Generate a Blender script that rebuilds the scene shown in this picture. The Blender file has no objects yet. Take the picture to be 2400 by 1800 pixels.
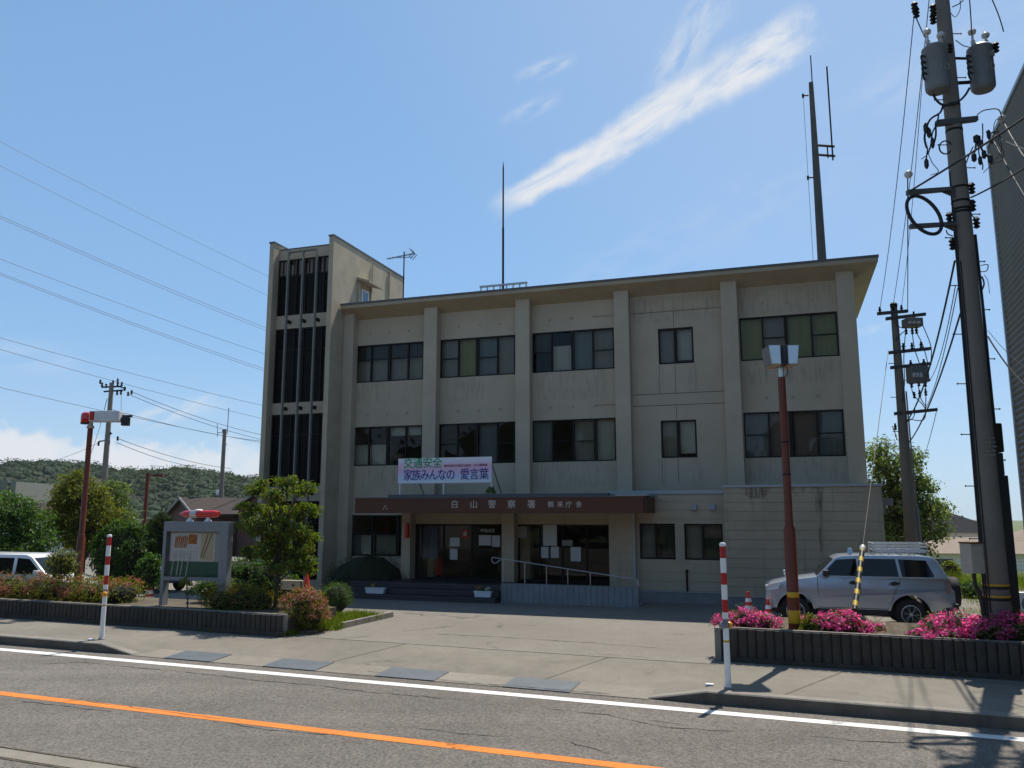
import bpy, bmesh, math, random
import numpy as np
from mathutils import Vector, Matrix
R = math.radians
scene = bpy.context.scene
COL = scene.collection
rng = np.random.default_rng(7)
random.seed(7)

# ---------------------------------------------------------------- camera
PITCH = R(9.06); CAM_H = 3.0; FPX = 1900.0
cam_d = bpy.data.cameras.new('camera'); cam = bpy.data.objects.new('camera', cam_d); COL.objects.link(cam)
cam.location = (0, 0, CAM_H); cam.rotation_euler = (R(90) + PITCH, 0, 0)
cam_d.sensor_width = 36; cam_d.lens = 36 * FPX / 2400; cam_d.clip_start = 0.1; cam_d.clip_end = 6000
scene.camera = cam

# ---------------------------------------------------------------- sun, sky, exposure
SUN_EL = R(63); SUN_AZ = R(33)            # azimuth measured from +Y towards +X
sd = Vector((math.sin(SUN_AZ) * math.cos(SUN_EL), math.cos(SUN_AZ) * math.cos(SUN_EL), math.sin(SUN_EL)))
sun_d = bpy.data.lights.new('sun', 'SUN'); sun = bpy.data.objects.new('sun', sun_d); COL.objects.link(sun)
sun_d.energy = 5.0; sun_d.angle = R(0.53); sun_d.color = (1.0, 0.94, 0.84)
sun.rotation_euler = sd.to_track_quat('Z', 'Y').to_euler()
scene.view_settings.view_transform = 'Standard'; scene.view_settings.look = 'None'
scene.view_settings.exposure = 0.22; scene.view_settings.gamma = 1.0
SKY_STRENGTH = 0.15

def unit(v):
    v = np.array(v, float); return v / np.linalg.norm(v)
cp, sp = math.cos(PITCH), math.sin(PITCH)
def ray(x, y):                               # viewing direction through a point of the 2400 x 1800 photograph
    u = x - 1200.0; v = 900.0 - y
    return np.array([u, FPX * cp - v * sp, FPX * sp + v * cp])
def AY(x, y, Y):                             # world point on that direction at distance Y
    r = ray(x, y); p = r * (Y / r[1]); return Vector((p[0], p[1], p[2] + CAM_H))
def G(x, y, z=0.0):                          # world point on the horizontal plane z
    r = ray(x, y); t = (z - CAM_H) / r[2]; return Vector((r[0] * t, r[1] * t, z))

world = bpy.data.worlds.new('World'); scene.world = world; world.use_nodes = True
def build_world():
    nt = world.node_tree; N = nt.nodes; L = nt.links; N.clear()
    out = N.new('ShaderNodeOutputWorld'); bg = N.new('ShaderNodeBackground'); bg.inputs[1].default_value = SKY_STRENGTH
    sky = N.new('ShaderNodeTexSky'); sky.sky_type = 'NISHITA'; sky.sun_disc = False
    sky.sun_elevation = SUN_EL; sky.sun_rotation = SUN_AZ; sky.air_density = 1.0; sky.dust_density = 0.35; sky.ozone_density = 3.0; sky.altitude = 50
    tc = N.new('ShaderNodeTexCoord'); D = tc.outputs['Generated']
    def m(op, a, b=None, c=None, clamp=False):
        n = N.new('ShaderNodeMath'); n.operation = op; n.use_clamp = clamp
        for i, v in enumerate((a, b, c)):
            if v is None: continue
            if isinstance(v, (int, float)): n.inputs[i].default_value = v
            else: L.new(v, n.inputs[i])
        return n.outputs[0]
    def dot(v):
        n = N.new('ShaderNodeVectorMath'); n.operation = 'DOT_PRODUCT'; L.new(D, n.inputs[0]); n.inputs[1].default_value = tuple(v); return n.outputs['Value']
    def ss(x, a, b):
        n = N.new('ShaderNodeMapRange'); n.interpolation_type = 'SMOOTHSTEP'
        n.inputs['From Min'].default_value = a; n.inputs['From Max'].default_value = b; L.new(x, n.inputs['Value']); return n.outputs['Result']
    def noise(scale, detail=6, rough=.6, vec=None, dist=0.0):
        n = N.new('ShaderNodeTexNoise'); n.inputs['Scale'].default_value = scale; n.inputs['Detail'].default_value = detail
        n.inputs['Roughness'].default_value = rough; n.inputs['Distortion'].default_value = dist
        L.new(D if vec is None else vec, n.inputs['Vector']); return n.outputs['Fac']
    def frame(a, b):                         # along / across / out axes of a streak from sky direction a to b
        a = unit(a); b = unit(b); n = unit(np.cross(a, b)); t = unit(np.cross(n, a)); return a, t, n, math.acos(float(a @ b))
    def stretched(t, n, kt, kn):             # noise coordinates drawn out along the streak
        o = unit(np.cross(t, n)); c = N.new('ShaderNodeCombineXYZ')
        for i, (v, k) in enumerate(((t, kt), (n, kn), (o, kn))): L.new(m('MULTIPLY', dot(v), k), c.inputs[i])
        return c.outputs[0]
    masks = []
    # the long streak of high cloud
    a, t, n, ang = frame(ray(1165, 492), ray(1935, 40))
    al = m('ARCTAN2', dot(t), dot(a)); ac = dot(n)
    sv = stretched(unit(t + .22 * n), n, 8, 46)
    nz = noise(1.0, 8, .62, sv, .4); nz2 = noise(26, 5, .6); nz3 = noise(7.5, 3, .5)
    acw = m('ADD', m('ADD', ac, m('MULTIPLY', m('SUBTRACT', nz2, .5), .022)), m('MULTIPLY', m('SUBTRACT', nz3, .5), .03))
    s = m('DIVIDE', al, ang)
    hw = m('ADD', .017, m('MULTIPLY', ss(s, -.05, .8), .011))
    core = m('SUBTRACT', 1.0, ss(m('DIVIDE', m('ABSOLUTE', acw), hw), .35, 1.22))
    ends = m('MULTIPLY', ss(s, -.04, .10), m('SUBTRACT', 1.0, ss(m('ADD', s, m('MULTIPLY', m('SUBTRACT', nz2, .5), .3)), .86, 1.02)))
    tex = ss(nz, .30, .62)
    masks.append(m('MULTIPLY', m('MULTIPLY', core, ends), m('ADD', .30, m('MULTIPLY', tex, .70))))
    # thin side wisp above it and small wisps
    for pa, pb, w, st, kk in ((ray(1560, 195), ray(1700, -20), .036, .5, 2), (ray(1225, 185), ray(1335, 140), .012, .55, 2), (ray(1190, 290), ray(1300, 230), .014, .35, 2),
                              (ray(300, 1000), ray(560, 925), .016, .6, 1), (ray(-40, 830), ray(190, 860), .03, .18, 1), (ray(2010, 785), ray(2110, 765), .008, .5, 1), (ray(2000, 260), ray(2420, 60), .05, .16, 1),
                              (ray(1300, 700), ray(1950, 420), .06, .10, 1)):
        a, t, n, ang = frame(pa, pb); al = m('DIVIDE', m('ARCTAN2', dot(t), dot(a)), ang); ac = dot(n)
        nn = noise(1.0, 7, .65, stretched(t, n, 14, 40), .5)
        f = m('SUBTRACT', 1.0, ss(m('ABSOLUTE', m('ADD', ac, m('MULTIPLY', m('SUBTRACT', nn, .5), w))), 0.0, w))
        e = m('MULTIPLY', ss(al, -.25, .25), m('SUBTRACT', 1.0, ss(al, .75, 1.25)))
        masks.append(m('MULTIPLY', m('MULTIPLY', m('MULTIPLY', f, e), ss(nn, .40, .66)), st))
    # cumulus heads low over the hills on the left
    el = dot((0, 0, 1)); cn = noise(30, 8, .58); cn2 = noise(9, 4, .5)
    for px, py, rad, st in ((40, 1088, .034, .85), (85, 1062, .026, .9), (-60, 1095, .045, .85), (130, 1090, .030, .8), (215, 1110, .035, .75), (262, 1088, .022, .85), (305, 1082, .024, .9), (345, 1100, .030, .85), (420, 1118, .034, .8), (480, 1112, .030, .75), (560, 1120, .045, .8), (640, 1125, .04, .7), (-180, 1100, .055, .8)):
        n = N.new('ShaderNodeVectorMath'); n.operation = 'DISTANCE'; L.new(D, n.inputs[0]); n.inputs[1].default_value = tuple(unit(ray(px, py)))
        q = m('ADD', m('DIVIDE', n.outputs['Value'], rad), m('ADD', m('MULTIPLY', m('SUBTRACT', cn, .5), 1.5), m('MULTIPLY', m('SUBTRACT', cn2, .5), .9)))
        masks.append(m('MULTIPLY', m('SUBTRACT', 1.0, ss(q, .72, 1.12)), m('MULTIPLY', m('ADD', .55, m('MULTIPLY', ss(cn2, .35, .6), .45)), st)))
    # pale veil towards the horizon
    masks.append(m('MULTIPLY', m('SUBTRACT', 1.0, ss(el, -.02, .22)), .30))
    masks.append(m('MULTIPLY', ss(dot((math.sin(R(38)) * math.cos(R(40)), math.cos(R(38)) * math.cos(R(40)), math.sin(R(40)))), .72, 1.0), .16))
    gm = N.new('ShaderNodeGamma'); gm.inputs[1].default_value = .42; L.new(sky.outputs[0], gm.inputs[0])   # softens the sky's brightness range
    tn = N.new('ShaderNodeMix'); tn.data_type = 'RGBA'; tn.blend_type = 'MULTIPLY'; tn.inputs['Factor'].default_value = 1; L.new(gm.outputs[0], tn.inputs['A']); tn.inputs['B'].default_value = (1.13, 1.66, 2.24, 1)
    ln = N.new('ShaderNodeMix'); ln.data_type = 'RGBA'; ln.blend_type = 'MULTIPLY'; ln.inputs['Factor'].default_value = 1; L.new(sky.outputs[0], ln.inputs['A']); ln.inputs['B'].default_value = (.90, .99, .945, 1)
    dk = N.new('ShaderNodeMix'); dk.data_type = 'RGBA'; dk.blend_type = 'DARKEN'; dk.inputs['Factor'].default_value = 1; L.new(tn.outputs['Result'], dk.inputs['A']); L.new(ln.outputs['Result'], dk.inputs['B'])
    cur = dk.outputs['Result']
    for k in masks:
        mx = N.new('ShaderNodeMix'); mx.data_type = 'RGBA'; L.new(k, mx.inputs['Factor']); L.new(cur, mx.inputs['A']); mx.inputs['B'].default_value = (CLOUD * .94, CLOUD * .98, CLOUD * 1.04, 1); cur = mx.outputs['Result']
    L.new(cur, bg.inputs[0]); L.new(bg.outputs[0], out.inputs[0])
CLOUD = 4.7
build_world()

# ---------------------------------------------------------------- object helpers
def link(o, parent=None):
    COL.objects.link(o)
    if parent is not None: o.parent = parent
    return o
def tag(o, label=None, cat=None, group=None, kind=None):
    if label: o['label'] = label
    if cat: o['category'] = cat
    if group: o['group'] = group
    if kind: o['kind'] = kind
    return o
def thing(name, label, cat, loc=(0, 0, 0), rz=0.0, group=None):
    o = bpy.data.objects.new(name, None); o.empty_display_size = .3; link(o); o.location = loc; o.rotation_euler = (0, 0, rz)
    return tag(o, label, cat, group)
def copy_tree(o, parent=None):
    c = o.copy(); COL.objects.link(c); c.parent = parent
    for ch in list(o.children): copy_tree(ch, c)
    return c
class MB:
    def __init__(s): s.v = []; s.f = []; s.m = []; s.n = 0
    def add(s, vs, fs, mi=0):
        b = s.n; s.v.extend([tuple(v) for v in vs]); s.n += len(vs)
        s.f.extend([tuple(b + i for i in f) for f in fs]); s.m.extend([mi] * len(fs)); return s
    def box(s, x0, x1, y0, y1, z0, z1, mi=0, T=None):
        vs = [(x0, y0, z0), (x1, y0, z0), (x1, y1, z0), (x0, y1, z0), (x0, y0, z1), (x1, y0, z1), (x1, y1, z1), (x0, y1, z1)]
        if T is not None: vs = [T @ Vector(v) for v in vs]
        return s.add(vs, [(0, 3, 2, 1), (4, 5, 6, 7), (0, 1, 5, 4), (1, 2, 6, 5), (2, 3, 7, 6), (3, 0, 4, 7)], mi)
    def quad(s, a, b, c, d, mi=0): return s.add([a, b, c, d], [(0, 1, 2, 3)], mi)
    def prism(s, poly, f0, f1, mi=0):        # poly of 2-D points, f0 / f1 map (a, b) to 3-D for both ends
        n = len(poly); vs = [f0(*p) for p in poly] + [f1(*p) for p in poly]
        return s.add(vs, [tuple(range(n)), tuple(range(2 * n - 1, n - 1, -1))] + [(i, i + n, (i + 1) % n + n, (i + 1) % n) for i in range(n)], mi)
    def tube(s, pts, r, n=8, caps=True, mi=0):
        pts = [Vector(p) for p in pts]; k = len(pts); rs = r if isinstance(r, (list, tuple)) else [r] * k
        vs = []; up0 = None
        for i, p in enumerate(pts):
            d = (pts[min(i + 1, k - 1)] - pts[max(i - 1, 0)]).normalized()
            if up0 is None: up0 = Vector((0, 0, 1)) if abs(d.z) < .9 else Vector((1, 0, 0))
            a = d.cross(up0)
            if a.length < 1e-4: a = d.cross(Vector((0, 1, 0)))
            a.normalize(); b = a.cross(d).normalized(); up0 = b
            for j in range(n):
                t = 2 * math.pi * j / n; vs.append(p + a * (math.cos(t) * rs[i]) + b * (math.sin(t) * rs[i]))
        fs = [(i * n + j, i * n + (j + 1) % n, (i + 1) * n + (j + 1) % n, (i + 1) * n + j) for i in range(k - 1) for j in range(n)]
        if caps: fs += [tuple(range(n - 1, -1, -1)), tuple((k - 1) * n + j for j in range(n))]
        return s.add(vs, fs, mi)
    def lathe(s, c, prof, n=20, mi=0, mis=None, axis='z'):
        c = Vector(c); vs = []; k = len(prof)
        for r, z in prof:
            for j in range(n):
                t = 2 * math.pi * j / n; a, b = r * math.cos(t), r * math.sin(t)
                vs.append(c + (Vector((a, b, z)) if axis == 'z' else Vector((a, z, b)) if axis == 'y' else Vector((z, a, b))))
        base = s.n; s.add(vs, [])
        for i in range(k - 1):
            for j in range(n):
                s.f.append((base + i * n + j, base + i * n + (j + 1) % n, base + (i + 1) * n + (j + 1) % n, base + (i + 1) * n + j)); s.m.append(mis[i] if mis else mi)
        s.f.append(tuple(base + j for j in range(n - 1, -1, -1))); s.m.append(mis[0] if mis else mi)
        s.f.append(tuple(base + (k - 1) * n + j for j in range(n))); s.m.append(mis[-1] if mis else mi)
        return s
    def ellip(s, c, rx, ry, rz, nu=14, nv=8, mi=0, jit=0.0):
        c = Vector(c); vs = []
        for i in range(nv + 1):
            ph = math.pi * i / nv - math.pi / 2
            for j in range(nu):
                t = 2 * math.pi * j / nu; k = 1 + (random.random() - .5) * jit
                vs.append(c + Vector((rx * math.cos(ph) * math.cos(t) * k, ry * math.cos(ph) * math.sin(t) * k, rz * math.sin(ph) * k)))
        return s.add(vs, [(i * nu + j, i * nu + (j + 1) % nu, (i + 1) * nu + (j + 1) % nu, (i + 1) * nu + j) for i in range(nv) for j in range(nu)], mi)
    def arr(s, V, F, mi=0):                  # numpy bulk add
        b = s.n; s.v.extend(map(tuple, V.tolist())); s.n += len(V); s.f.extend(map(tuple, (F + b).tolist())); s.m.extend([mi] * len(F)); return s
    def build(s, name, mats, parent=None, smooth=False, bevel=0.0):
        me = bpy.data.meshes.new(name); me.from_pydata(s.v, [], s.f)
        mats = mats if isinstance(mats, (list, tuple)) else [mats]
        for mt in mats: me.materials.append(mt)
        if len(mats) > 1: me.polygons.foreach_set('material_index', s.m)
        me.validate()
        bm = None
        if bevel > 0:
            bm = bmesh.new(); bm.from_mesh(me)
            bmesh.ops.remove_doubles(bm, verts=bm.verts, dist=1e-5)
            es = [e for e in bm.edges if len(e.link_faces) == 2 and e.calc_face_angle(0) > .5]
            bmesh.ops.bevel(bm, geom=es, offset=bevel, segments=2, affect='EDGES', profile=.6, clamp_overlap=True)
            bm.to_mesh(me); bm.free()
        if smooth:
            me.polygons.foreach_set('use_smooth', [True] * len(me.polygons))
            try: me.set_sharp_from_angle(angle=R(40))
            except Exception: pass
        me.update()
        return link(bpy.data.objects.new(name, me), parent)

def sag(a, b, drop, n=14):
    a = Vector(a); b = Vector(b)
    return [a.lerp(b, i / n) - Vector((0, 0, drop * 4 * (i / n) * (1 - i / n))) for i in range(n + 1)]
def wiggle(pts, n=6):                        # smooth curve through a few points
    P = [Vector(p) for p in pts]; out = []
    for i in range(len(P) - 1):
        p0 = P[max(i - 1, 0)]; p1 = P[i]; p2 = P[i + 1]; p3 = P[min(i + 2, len(P) - 1)]
        for k in range(n):
            t = k / n
            out.append(.5 * ((2 * p1) + (p2 - p0) * t + (2 * p0 - 5 * p1 + 4 * p2 - p3) * t * t + (3 * p1 - p0 - 3 * p2 + p3) * t ** 3))
    out.append(P[-1]); return out

# ---------------------------------------------------------------- materials
def mat(name, col, rough=.8, var=0.0, vscale=3.0, bump=0.0, bscale=40.0, metal=0.0, spec=.5, streak=0.0, streak_col=(.05, .045, .04), stretch=(1, 1, 1), emit=None, coat=0.0):
    m = bpy.data.materials.new(name); m.use_nodes = True; nt = m.node_tree; N = nt.nodes; L = nt.links
    b = N['Principled BSDF']; b.inputs['Base Color'].default_value = (*col, 1); b.inputs['Roughness'].default_value = rough; b.inputs['Metallic'].default_value = metal
    b.inputs['Specular IOR Level'].default_value = spec; b.inputs['Coat Weight'].default_value = coat
    if emit: b.inputs['Emission Color'].default_value = (*emit[:3], 1); b.inputs['Emission Strength'].default_value = emit[3]
    if var or bump or streak:
        tc = N.new('ShaderNodeTexCoord'); mp = N.new('ShaderNodeMapping'); mp.inputs['Scale'].default_value = stretch; L.new(tc.outputs['Object'], mp.inputs[0])
    cur = None
    if var:
        n1 = N.new('ShaderNodeTexNoise'); n1.inputs['Scale'].default_value = vscale; n1.inputs['Detail'].default_value = 8; n1.inputs['Roughness'].default_value = .65; L.new(mp.outputs[0], n1.inputs[0])
        mr = N.new('ShaderNodeMapRange'); mr.inputs['From Min'].default_value = .3; mr.inputs['From Max'].default_value = .7; mr.inputs['To Min'].default_value = 1 - var; mr.inputs['To Max'].default_value = 1 + var; L.new(n1.outputs['Fac'], mr.inputs[0])
        hs = N.new('ShaderNodeMix'); hs.data_type = 'RGBA'; hs.blend_type = 'MULTIPLY'; hs.inputs['Factor'].default_value = 1; hs.inputs['A'].default_value = (*col, 1); L.new(mr.outputs[0], hs.inputs['B']); cur = hs.outputs['Result']
    if streak:
        n2 = N.new('ShaderNodeTexNoise'); n2.inputs['Scale'].default_value = 1.0; n2.inputs['Detail'].default_value = 6; n2.inputs['Roughness'].default_value = .7
        mp2 = N.new('ShaderNodeMapping'); mp2.inputs['Scale'].default_value = (5.5, 5.5, .35); L.new(tc.outputs['Object'], mp2.inputs[0]); L.new(mp2.outputs[0], n2.inputs[0])
        mr2 = N.new('ShaderNodeMapRange'); mr2.inputs['From Min'].default_value = .55; mr2.inputs['From Max'].default_value = .78; mr2.inputs['To Max'].default_value = streak; L.new(n2.outputs['Fac'], mr2.inputs[0])
        mx = N.new('ShaderNodeMix'); mx.data_type = 'RGBA'; L.new(mr2.outputs[0], mx.inputs['Factor'])
        if cur is not None: L.new(cur, mx.inputs['A'])
        else: mx.inputs['A'].default_value = (*col, 1)
        mx.inputs['B'].default_value = (*streak_col, 1); cur = mx.outputs['Result']
    if cur is not None: L.new(cur, b.inputs['Base Color'])
    if bump:
        n3 = N.new('ShaderNodeTexNoise'); n3.inputs['Scale'].default_value = bscale; n3.inputs['Detail'].default_value = 5; L.new(mp.outputs[0], n3.inputs[0])
        bp = N.new('ShaderNodeBump'); bp.inputs['Strength'].default_value = bump; bp.inputs['Distance'].default_value = .02; L.new(n3.outputs['Fac'], bp.inputs['Height']); L.new(bp.outputs[0], b.inputs['Normal'])
    return m
def leafmat(name, c0, c1, c2=None, trans=.45, gloss=.12):
    m = bpy.data.materials.new(name); m.use_nodes = True; nt = m.node_tree; N = nt.nodes; L = nt.links; N.clear()
    out = N.new('ShaderNodeOutputMaterial'); geo = N.new('ShaderNodeNewGeometry'); cr = N.new('ShaderNodeValToRGB')
    c0 = tuple(c * .62 for c in c0); c1 = tuple(c * 1.12 for c in c1); cr.color_ramp.elements[0].color = (*c0, 1); cr.color_ramp.elements[1].color = (*c1, 1)
    if c2: e = cr.color_ramp.elements.new(.85); e.color = (*c1, 1); cr.color_ramp.elements[-1].color = (*c2, 1)
    L.new(geo.outputs['Random Per Island'], cr.inputs[0])
    d = N.new('ShaderNodeBsdfDiffuse'); t = N.new('ShaderNodeBsdfTranslucent'); g = N.new('ShaderNodeBsdfGlossy'); g.inputs['Roughness'].default_value = .45
    L.new(cr.outputs[0], d.inputs[0])
    mul = N.new('ShaderNodeMix'); mul.data_type = 'RGBA'; mul.blend_type = 'MULTIPLY'; mul.inputs['Factor'].default_value = 1; L.new(cr.outputs[0], mul.inputs['A']); mul.inputs['B'].default_value = (1.5, 1.6, .7, 1) if c0[1] > c0[0] * .8 else (1.3, 1.0, 1.0, 1); L.new(mul.outputs['Result'], t.inputs[0])
    m1 = N.new('ShaderNodeMixShader'); m1.inputs[0].default_value = trans; L.new(d.outputs[0], m1.inputs[1]); L.new(t.outputs[0], m1.inputs[2])
    m2 = N.new('ShaderNodeMixShader'); m2.inputs[0].default_value = .035 if gloss else 0; g.inputs['Roughness'].default_value = .5
    L.new(m1.outputs[0], m2.inputs[1]); L.new(g.outputs[0], m2.inputs[2]); L.new(m2.outputs[0], out.inputs[0]); return m
def glassmat(name, tint=(.88, .87, .82), ior=1.38, rough=.01):
    m = bpy.data.materials.new(name); m.use_nodes = True; nt = m.node_tree; N = nt.nodes; L = nt.links; N.clear()
    out = N.new('ShaderNodeOutputMaterial'); t = N.new('ShaderNodeBsdfTransparent'); t.inputs[0].default_value = (*tint, 1); g = N.new('ShaderNodeBsdfGlossy'); g.inputs['Roughness'].default_value = rough
    fr = N.new('ShaderNodeFresnel'); fr.inputs[0].default_value = ior; mx = N.new('ShaderNodeMixShader'); L.new(fr.outputs[0], mx.inputs[0]); L.new(t.outputs[0], mx.inputs[1]); L.new(g.outputs[0], mx.inputs[2]); L.new(mx.outputs[0], out.inputs[0]); return m
def groundmat(name, col, speck=.35, sscale=60, patch=.12, pscale=.25, crack=0.0, cscale=.25, rough=.9, cw=.012, lane=0.0):
    m = bpy.data.materials.new(name); m.use_nodes = True; nt = m.node_tree; N = nt.nodes; L = nt.links; b = N['Principled BSDF']; b.inputs['Roughness'].default_value = rough; b.inputs['Specular IOR Level'].default_value = .3
    tc = N.new('ShaderNodeTexCoord'); O = tc.outputs['Object']
    def nz(sc, det=4, ro=.6):
        n = N.new('ShaderNodeTexNoise'); n.inputs['Scale'].default_value = sc; n.inputs['Detail'].default_value = det; n.inputs['Roughness'].default_value = ro; L.new(O, n.inputs[0]); return n.outputs['Fac']
    def mr(x, a, c, lo, hi):
        n = N.new('ShaderNodeMapRange'); n.inputs['From Min'].default_value = a; n.inputs['From Max'].default_value = c; n.inputs['To Min'].default_value = lo; n.inputs['To Max'].default_value = hi; L.new(x, n.inputs[0]); return n.outputs[0]
    def mul(a, c):
        n = N.new('ShaderNodeMix'); n.data_type = 'RGBA'; n.blend_type = 'MULTIPLY'; n.inputs['Factor'].default_value = 1
        if isinstance(a, tuple): n.inputs['A'].default_value = (*a, 1)
        else: L.new(a, n.inputs['A'])
        L.new(c, n.inputs['B']); return n.outputs['Result']
    cur = mul(col, mr(nz(sscale, 3, .7), .3, .7, 1 - speck, 1 + speck))
    cur = mul(cur, mr(nz(pscale, 7, .6), .3, .7, 1 - patch, 1 + patch))
    if lane:
        mpl = N.new('ShaderNodeMapping'); mpl.inputs['Rotation'].default_value = (0, 0, R(21.8)); mpl.inputs['Scale'].default_value = (.03, .8, 1); L.new(O, mpl.inputs[0])
        nl = N.new('ShaderNodeTexNoise'); nl.inputs['Scale'].default_value = 1; nl.inputs['Detail'].default_value = 4; L.new(mpl.outputs[0], nl.inputs[0]); cur = mul(cur, mr(nl.outputs['Fac'], .3, .7, 1 - lane, 1 + lane))
    cur = mul(cur, mr(nz(pscale * 9, 5, .65), .3, .7, 1 - patch * .6, 1 + patch * .6))
    if crack:
        vo = N.new('ShaderNodeTexVoronoi'); vo.feature = 'DISTANCE_TO_EDGE'; vo.inputs['Scale'].default_value = cscale
        n = N.new('ShaderNodeTexNoise'); n.inputs['Scale'].default_value = 1.6; n.inputs['Detail'].default_value = 8; n.inputs['Roughness'].default_value = .7; L.new(O, n.inputs[0])
        ad = N.new('ShaderNodeMix'); ad.data_type = 'RGBA'; ad.blend_type = 'LINEAR_LIGHT'; ad.inputs['Factor'].default_value = .55; L.new(O, ad.inputs['A']); L.new(n.outputs['Color'], ad.inputs['B']); L.new(ad.outputs['Result'], vo.inputs['Vector'])
        line = mr(vo.outputs['Distance'], cw * .25, cw, 1, 0); msk = mr(nz(.55, 3), .5, .62, 0, 1)
        mm = N.new('ShaderNodeMath'); mm.operation = 'MULTIPLY'; L.new(line, mm.inputs[0]); L.new(msk, mm.inputs[1]); mm.use_clamp = True
        m2 = N.new('ShaderNodeMath'); m2.operation = 'MULTIPLY'; m2.inputs[1].default_value = crack; L.new(mm.outputs[0], m2.inputs[0])
        mx = N.new('ShaderNodeMix'); mx.data_type = 'RGBA'; L.new(m2.outputs[0], mx.inputs['Factor']); L.new(cur, mx.inputs['A']); mx.inputs['B'].default_value = (.012, .011, .01, 1); cur = mx.outputs['Result']
    L.new(cur, b.inputs['Base Color'])
    bp = N.new('ShaderNodeBump'); bp.inputs['Strength'].default_value = .35; bp.inputs['Distance'].default_value = .006; L.new(nz(sscale * 1.2, 3), bp.inputs['Height']); L.new(bp.outputs[0], b.inputs['Normal'])
    return m

M = {}
M['wall'] = mat('cream_paint', (.455, .378, .275), .85, .10, .8, .15, 60, streak=.10, streak_col=(.16, .15, .13))
M['wall_side'] = mat('cream_weathered', (.42, .35, .245), .9, .16, 1.2, .15, 50, streak=.18, streak_col=(.2, .17, .12))
M['siding'] = mat('siding_paint', (.42, .35, .255), .8, .08, .9, .1, 40, streak=.35, streak_col=(.12, .11, .095))
M['wing'] = mat('wing_siding', (.39, .325, .232), .85, .12, .9, .1, 40, streak=.7, streak_col=(.07, .063, .05))
M['soffit'] = mat('soffit_paint', (.38, .315, .215), .85, .12, 1.0)
M['plinth'] = mat('plinth_concrete', (.22, .22, .22), .9, .15, 2, .2, 60)
M['flash'] = mat('roof_flashing', (.35, .37, .38), .5, metal=.3)
M['roofedge'] = mat('roof_edge', (.10, .10, .105), .6)
M['bronze'] = mat('bronze_frame', (.016, .013, .010), .55, spec=.2)
M['mull'] = mat('mullion_metal', (.20, .19, .165), .55, .1, 6)
M['darkpanel'] = mat('dark_panel', (.007, .006, .005), .45, spec=.12)
M['clear'] = glassmat('clear_glass', (.96, .97, .97), 1.4)
M['glass'] = glassmat('window_glass')
M['cargl'] = mat('car_glass', (.007, .008, .010), .05, spec=.35)
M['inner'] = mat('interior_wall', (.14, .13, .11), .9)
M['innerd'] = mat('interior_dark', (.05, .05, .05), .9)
for k, c in dict(gray=(.26, .25, .21), pale=(.46, .46, .40), green=(.27, .27, .08), blue=(.17, .20, .20), mauve=(.20, .155, .135), dark=(.05, .048, .04), dgreen=(.05, .07, .045), white=(.5, .5, .48)).items(): M['bl_' + k] = mat('blind_' + k, c, .9, .06, 5)
M['fascia'] = mat('brown_fascia', (.080, .021, .006), .55, .18, 3, stretch=(.3, 1, 6))
M['letter'] = mat('steel_letter', (.55, .5, .45), .4, metal=.2)
M['steps'] = mat('step_tile', (.055, .052, .062), .6, .2, 8)
def brickmat(m, col, mortar, sc, w, h):
    nt = m.node_tree; N = nt.nodes; L = nt.links; tc = N.new('ShaderNodeTexCoord'); sx = N.new('ShaderNodeSeparateXYZ'); cx = N.new('ShaderNodeCombineXYZ'); L.new(tc.outputs['Object'], sx.inputs[0]); L.new(sx.outputs[0], cx.inputs[0]); L.new(sx.outputs[2], cx.inputs[1])
    b = N.new('ShaderNodeTexBrick'); b.offset = 0; b.inputs['Scale'].default_value = sc; b.inputs['Brick Width'].default_value = w; b.inputs['Row Height'].default_value = h; b.inputs['Mortar Size'].default_value = .012; b.inputs['Color1'].default_value = (*col, 1); b.inputs['Color2'].default_value = tuple(c * .8 for c in col) + (1,); b.inputs['Mortar'].default_value = (*mortar, 1); L.new(cx.outputs[0], b.inputs[0]); L.new(b.outputs[0], N['Principled BSDF'].inputs['Base Color'])
brickmat(M['steps'], (.058, .054, .066), (.02, .02, .022), 1, .15, .0925)
M['metal'] = mat('galvanised', (.42, .43, .43), .45, .1, 8, metal=.6)
M['steel'] = mat('stainless', (.55, .54, .52), .3, metal=.8)
M['gray'] = mat('grey_paint', (.20, .21, .222), .5, .05, 4)
M['arm'] = mat('dark_galvanised', (.075, .075, .075), .6, .15, 5)
M['black'] = mat('black_rubber', (.012, .012, .012), .6)
M['white'] = mat('white_paint', (.78, .78, .76), .5, .04, 5)
M['red'] = mat('red_paint', (.42, .012, .012), .45, .1, 6)
M['redlens'] = mat('red_lens', (.55, .012, .006), .15, coat=.5)
M['orange'] = mat('orange_lens', (.75, .28, .01), .25)
M['cone'] = mat('cone_plastic', (.62, .05, .025), .5, .08, 10)
M['yellow'] = mat('yellow_tape', (.55, .33, .01), .55, .12, 8)
M['brown'] = mat('brown_pole_paint', (.135, .024, .004), .5, .2, 5, streak=.4, streak_col=(.05, .018, .012))
M['concrete'] = mat('pole_concrete', (.19, .168, .138), .9, .14, 1.5, .2, 50, streak=.3, streak_col=(.10, .095, .085))
M['palisade'] = mat('old_concrete', (.056, .048, .039), .95, .28, 3, .4, 40, streak=.75, streak_col=(.028, .026, .024))
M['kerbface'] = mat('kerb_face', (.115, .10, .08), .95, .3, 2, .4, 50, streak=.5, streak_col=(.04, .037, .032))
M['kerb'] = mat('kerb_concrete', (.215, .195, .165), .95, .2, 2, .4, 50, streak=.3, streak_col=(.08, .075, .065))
M['mastc'] = mat('mast_concrete', (.10, .09, .078), .9, .25, 2, .2, 50, streak=.4, streak_col=(.04, .035, .03))
M['ceramic'] = mat('porcelain', (.55, .52, .48), .3)
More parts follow.
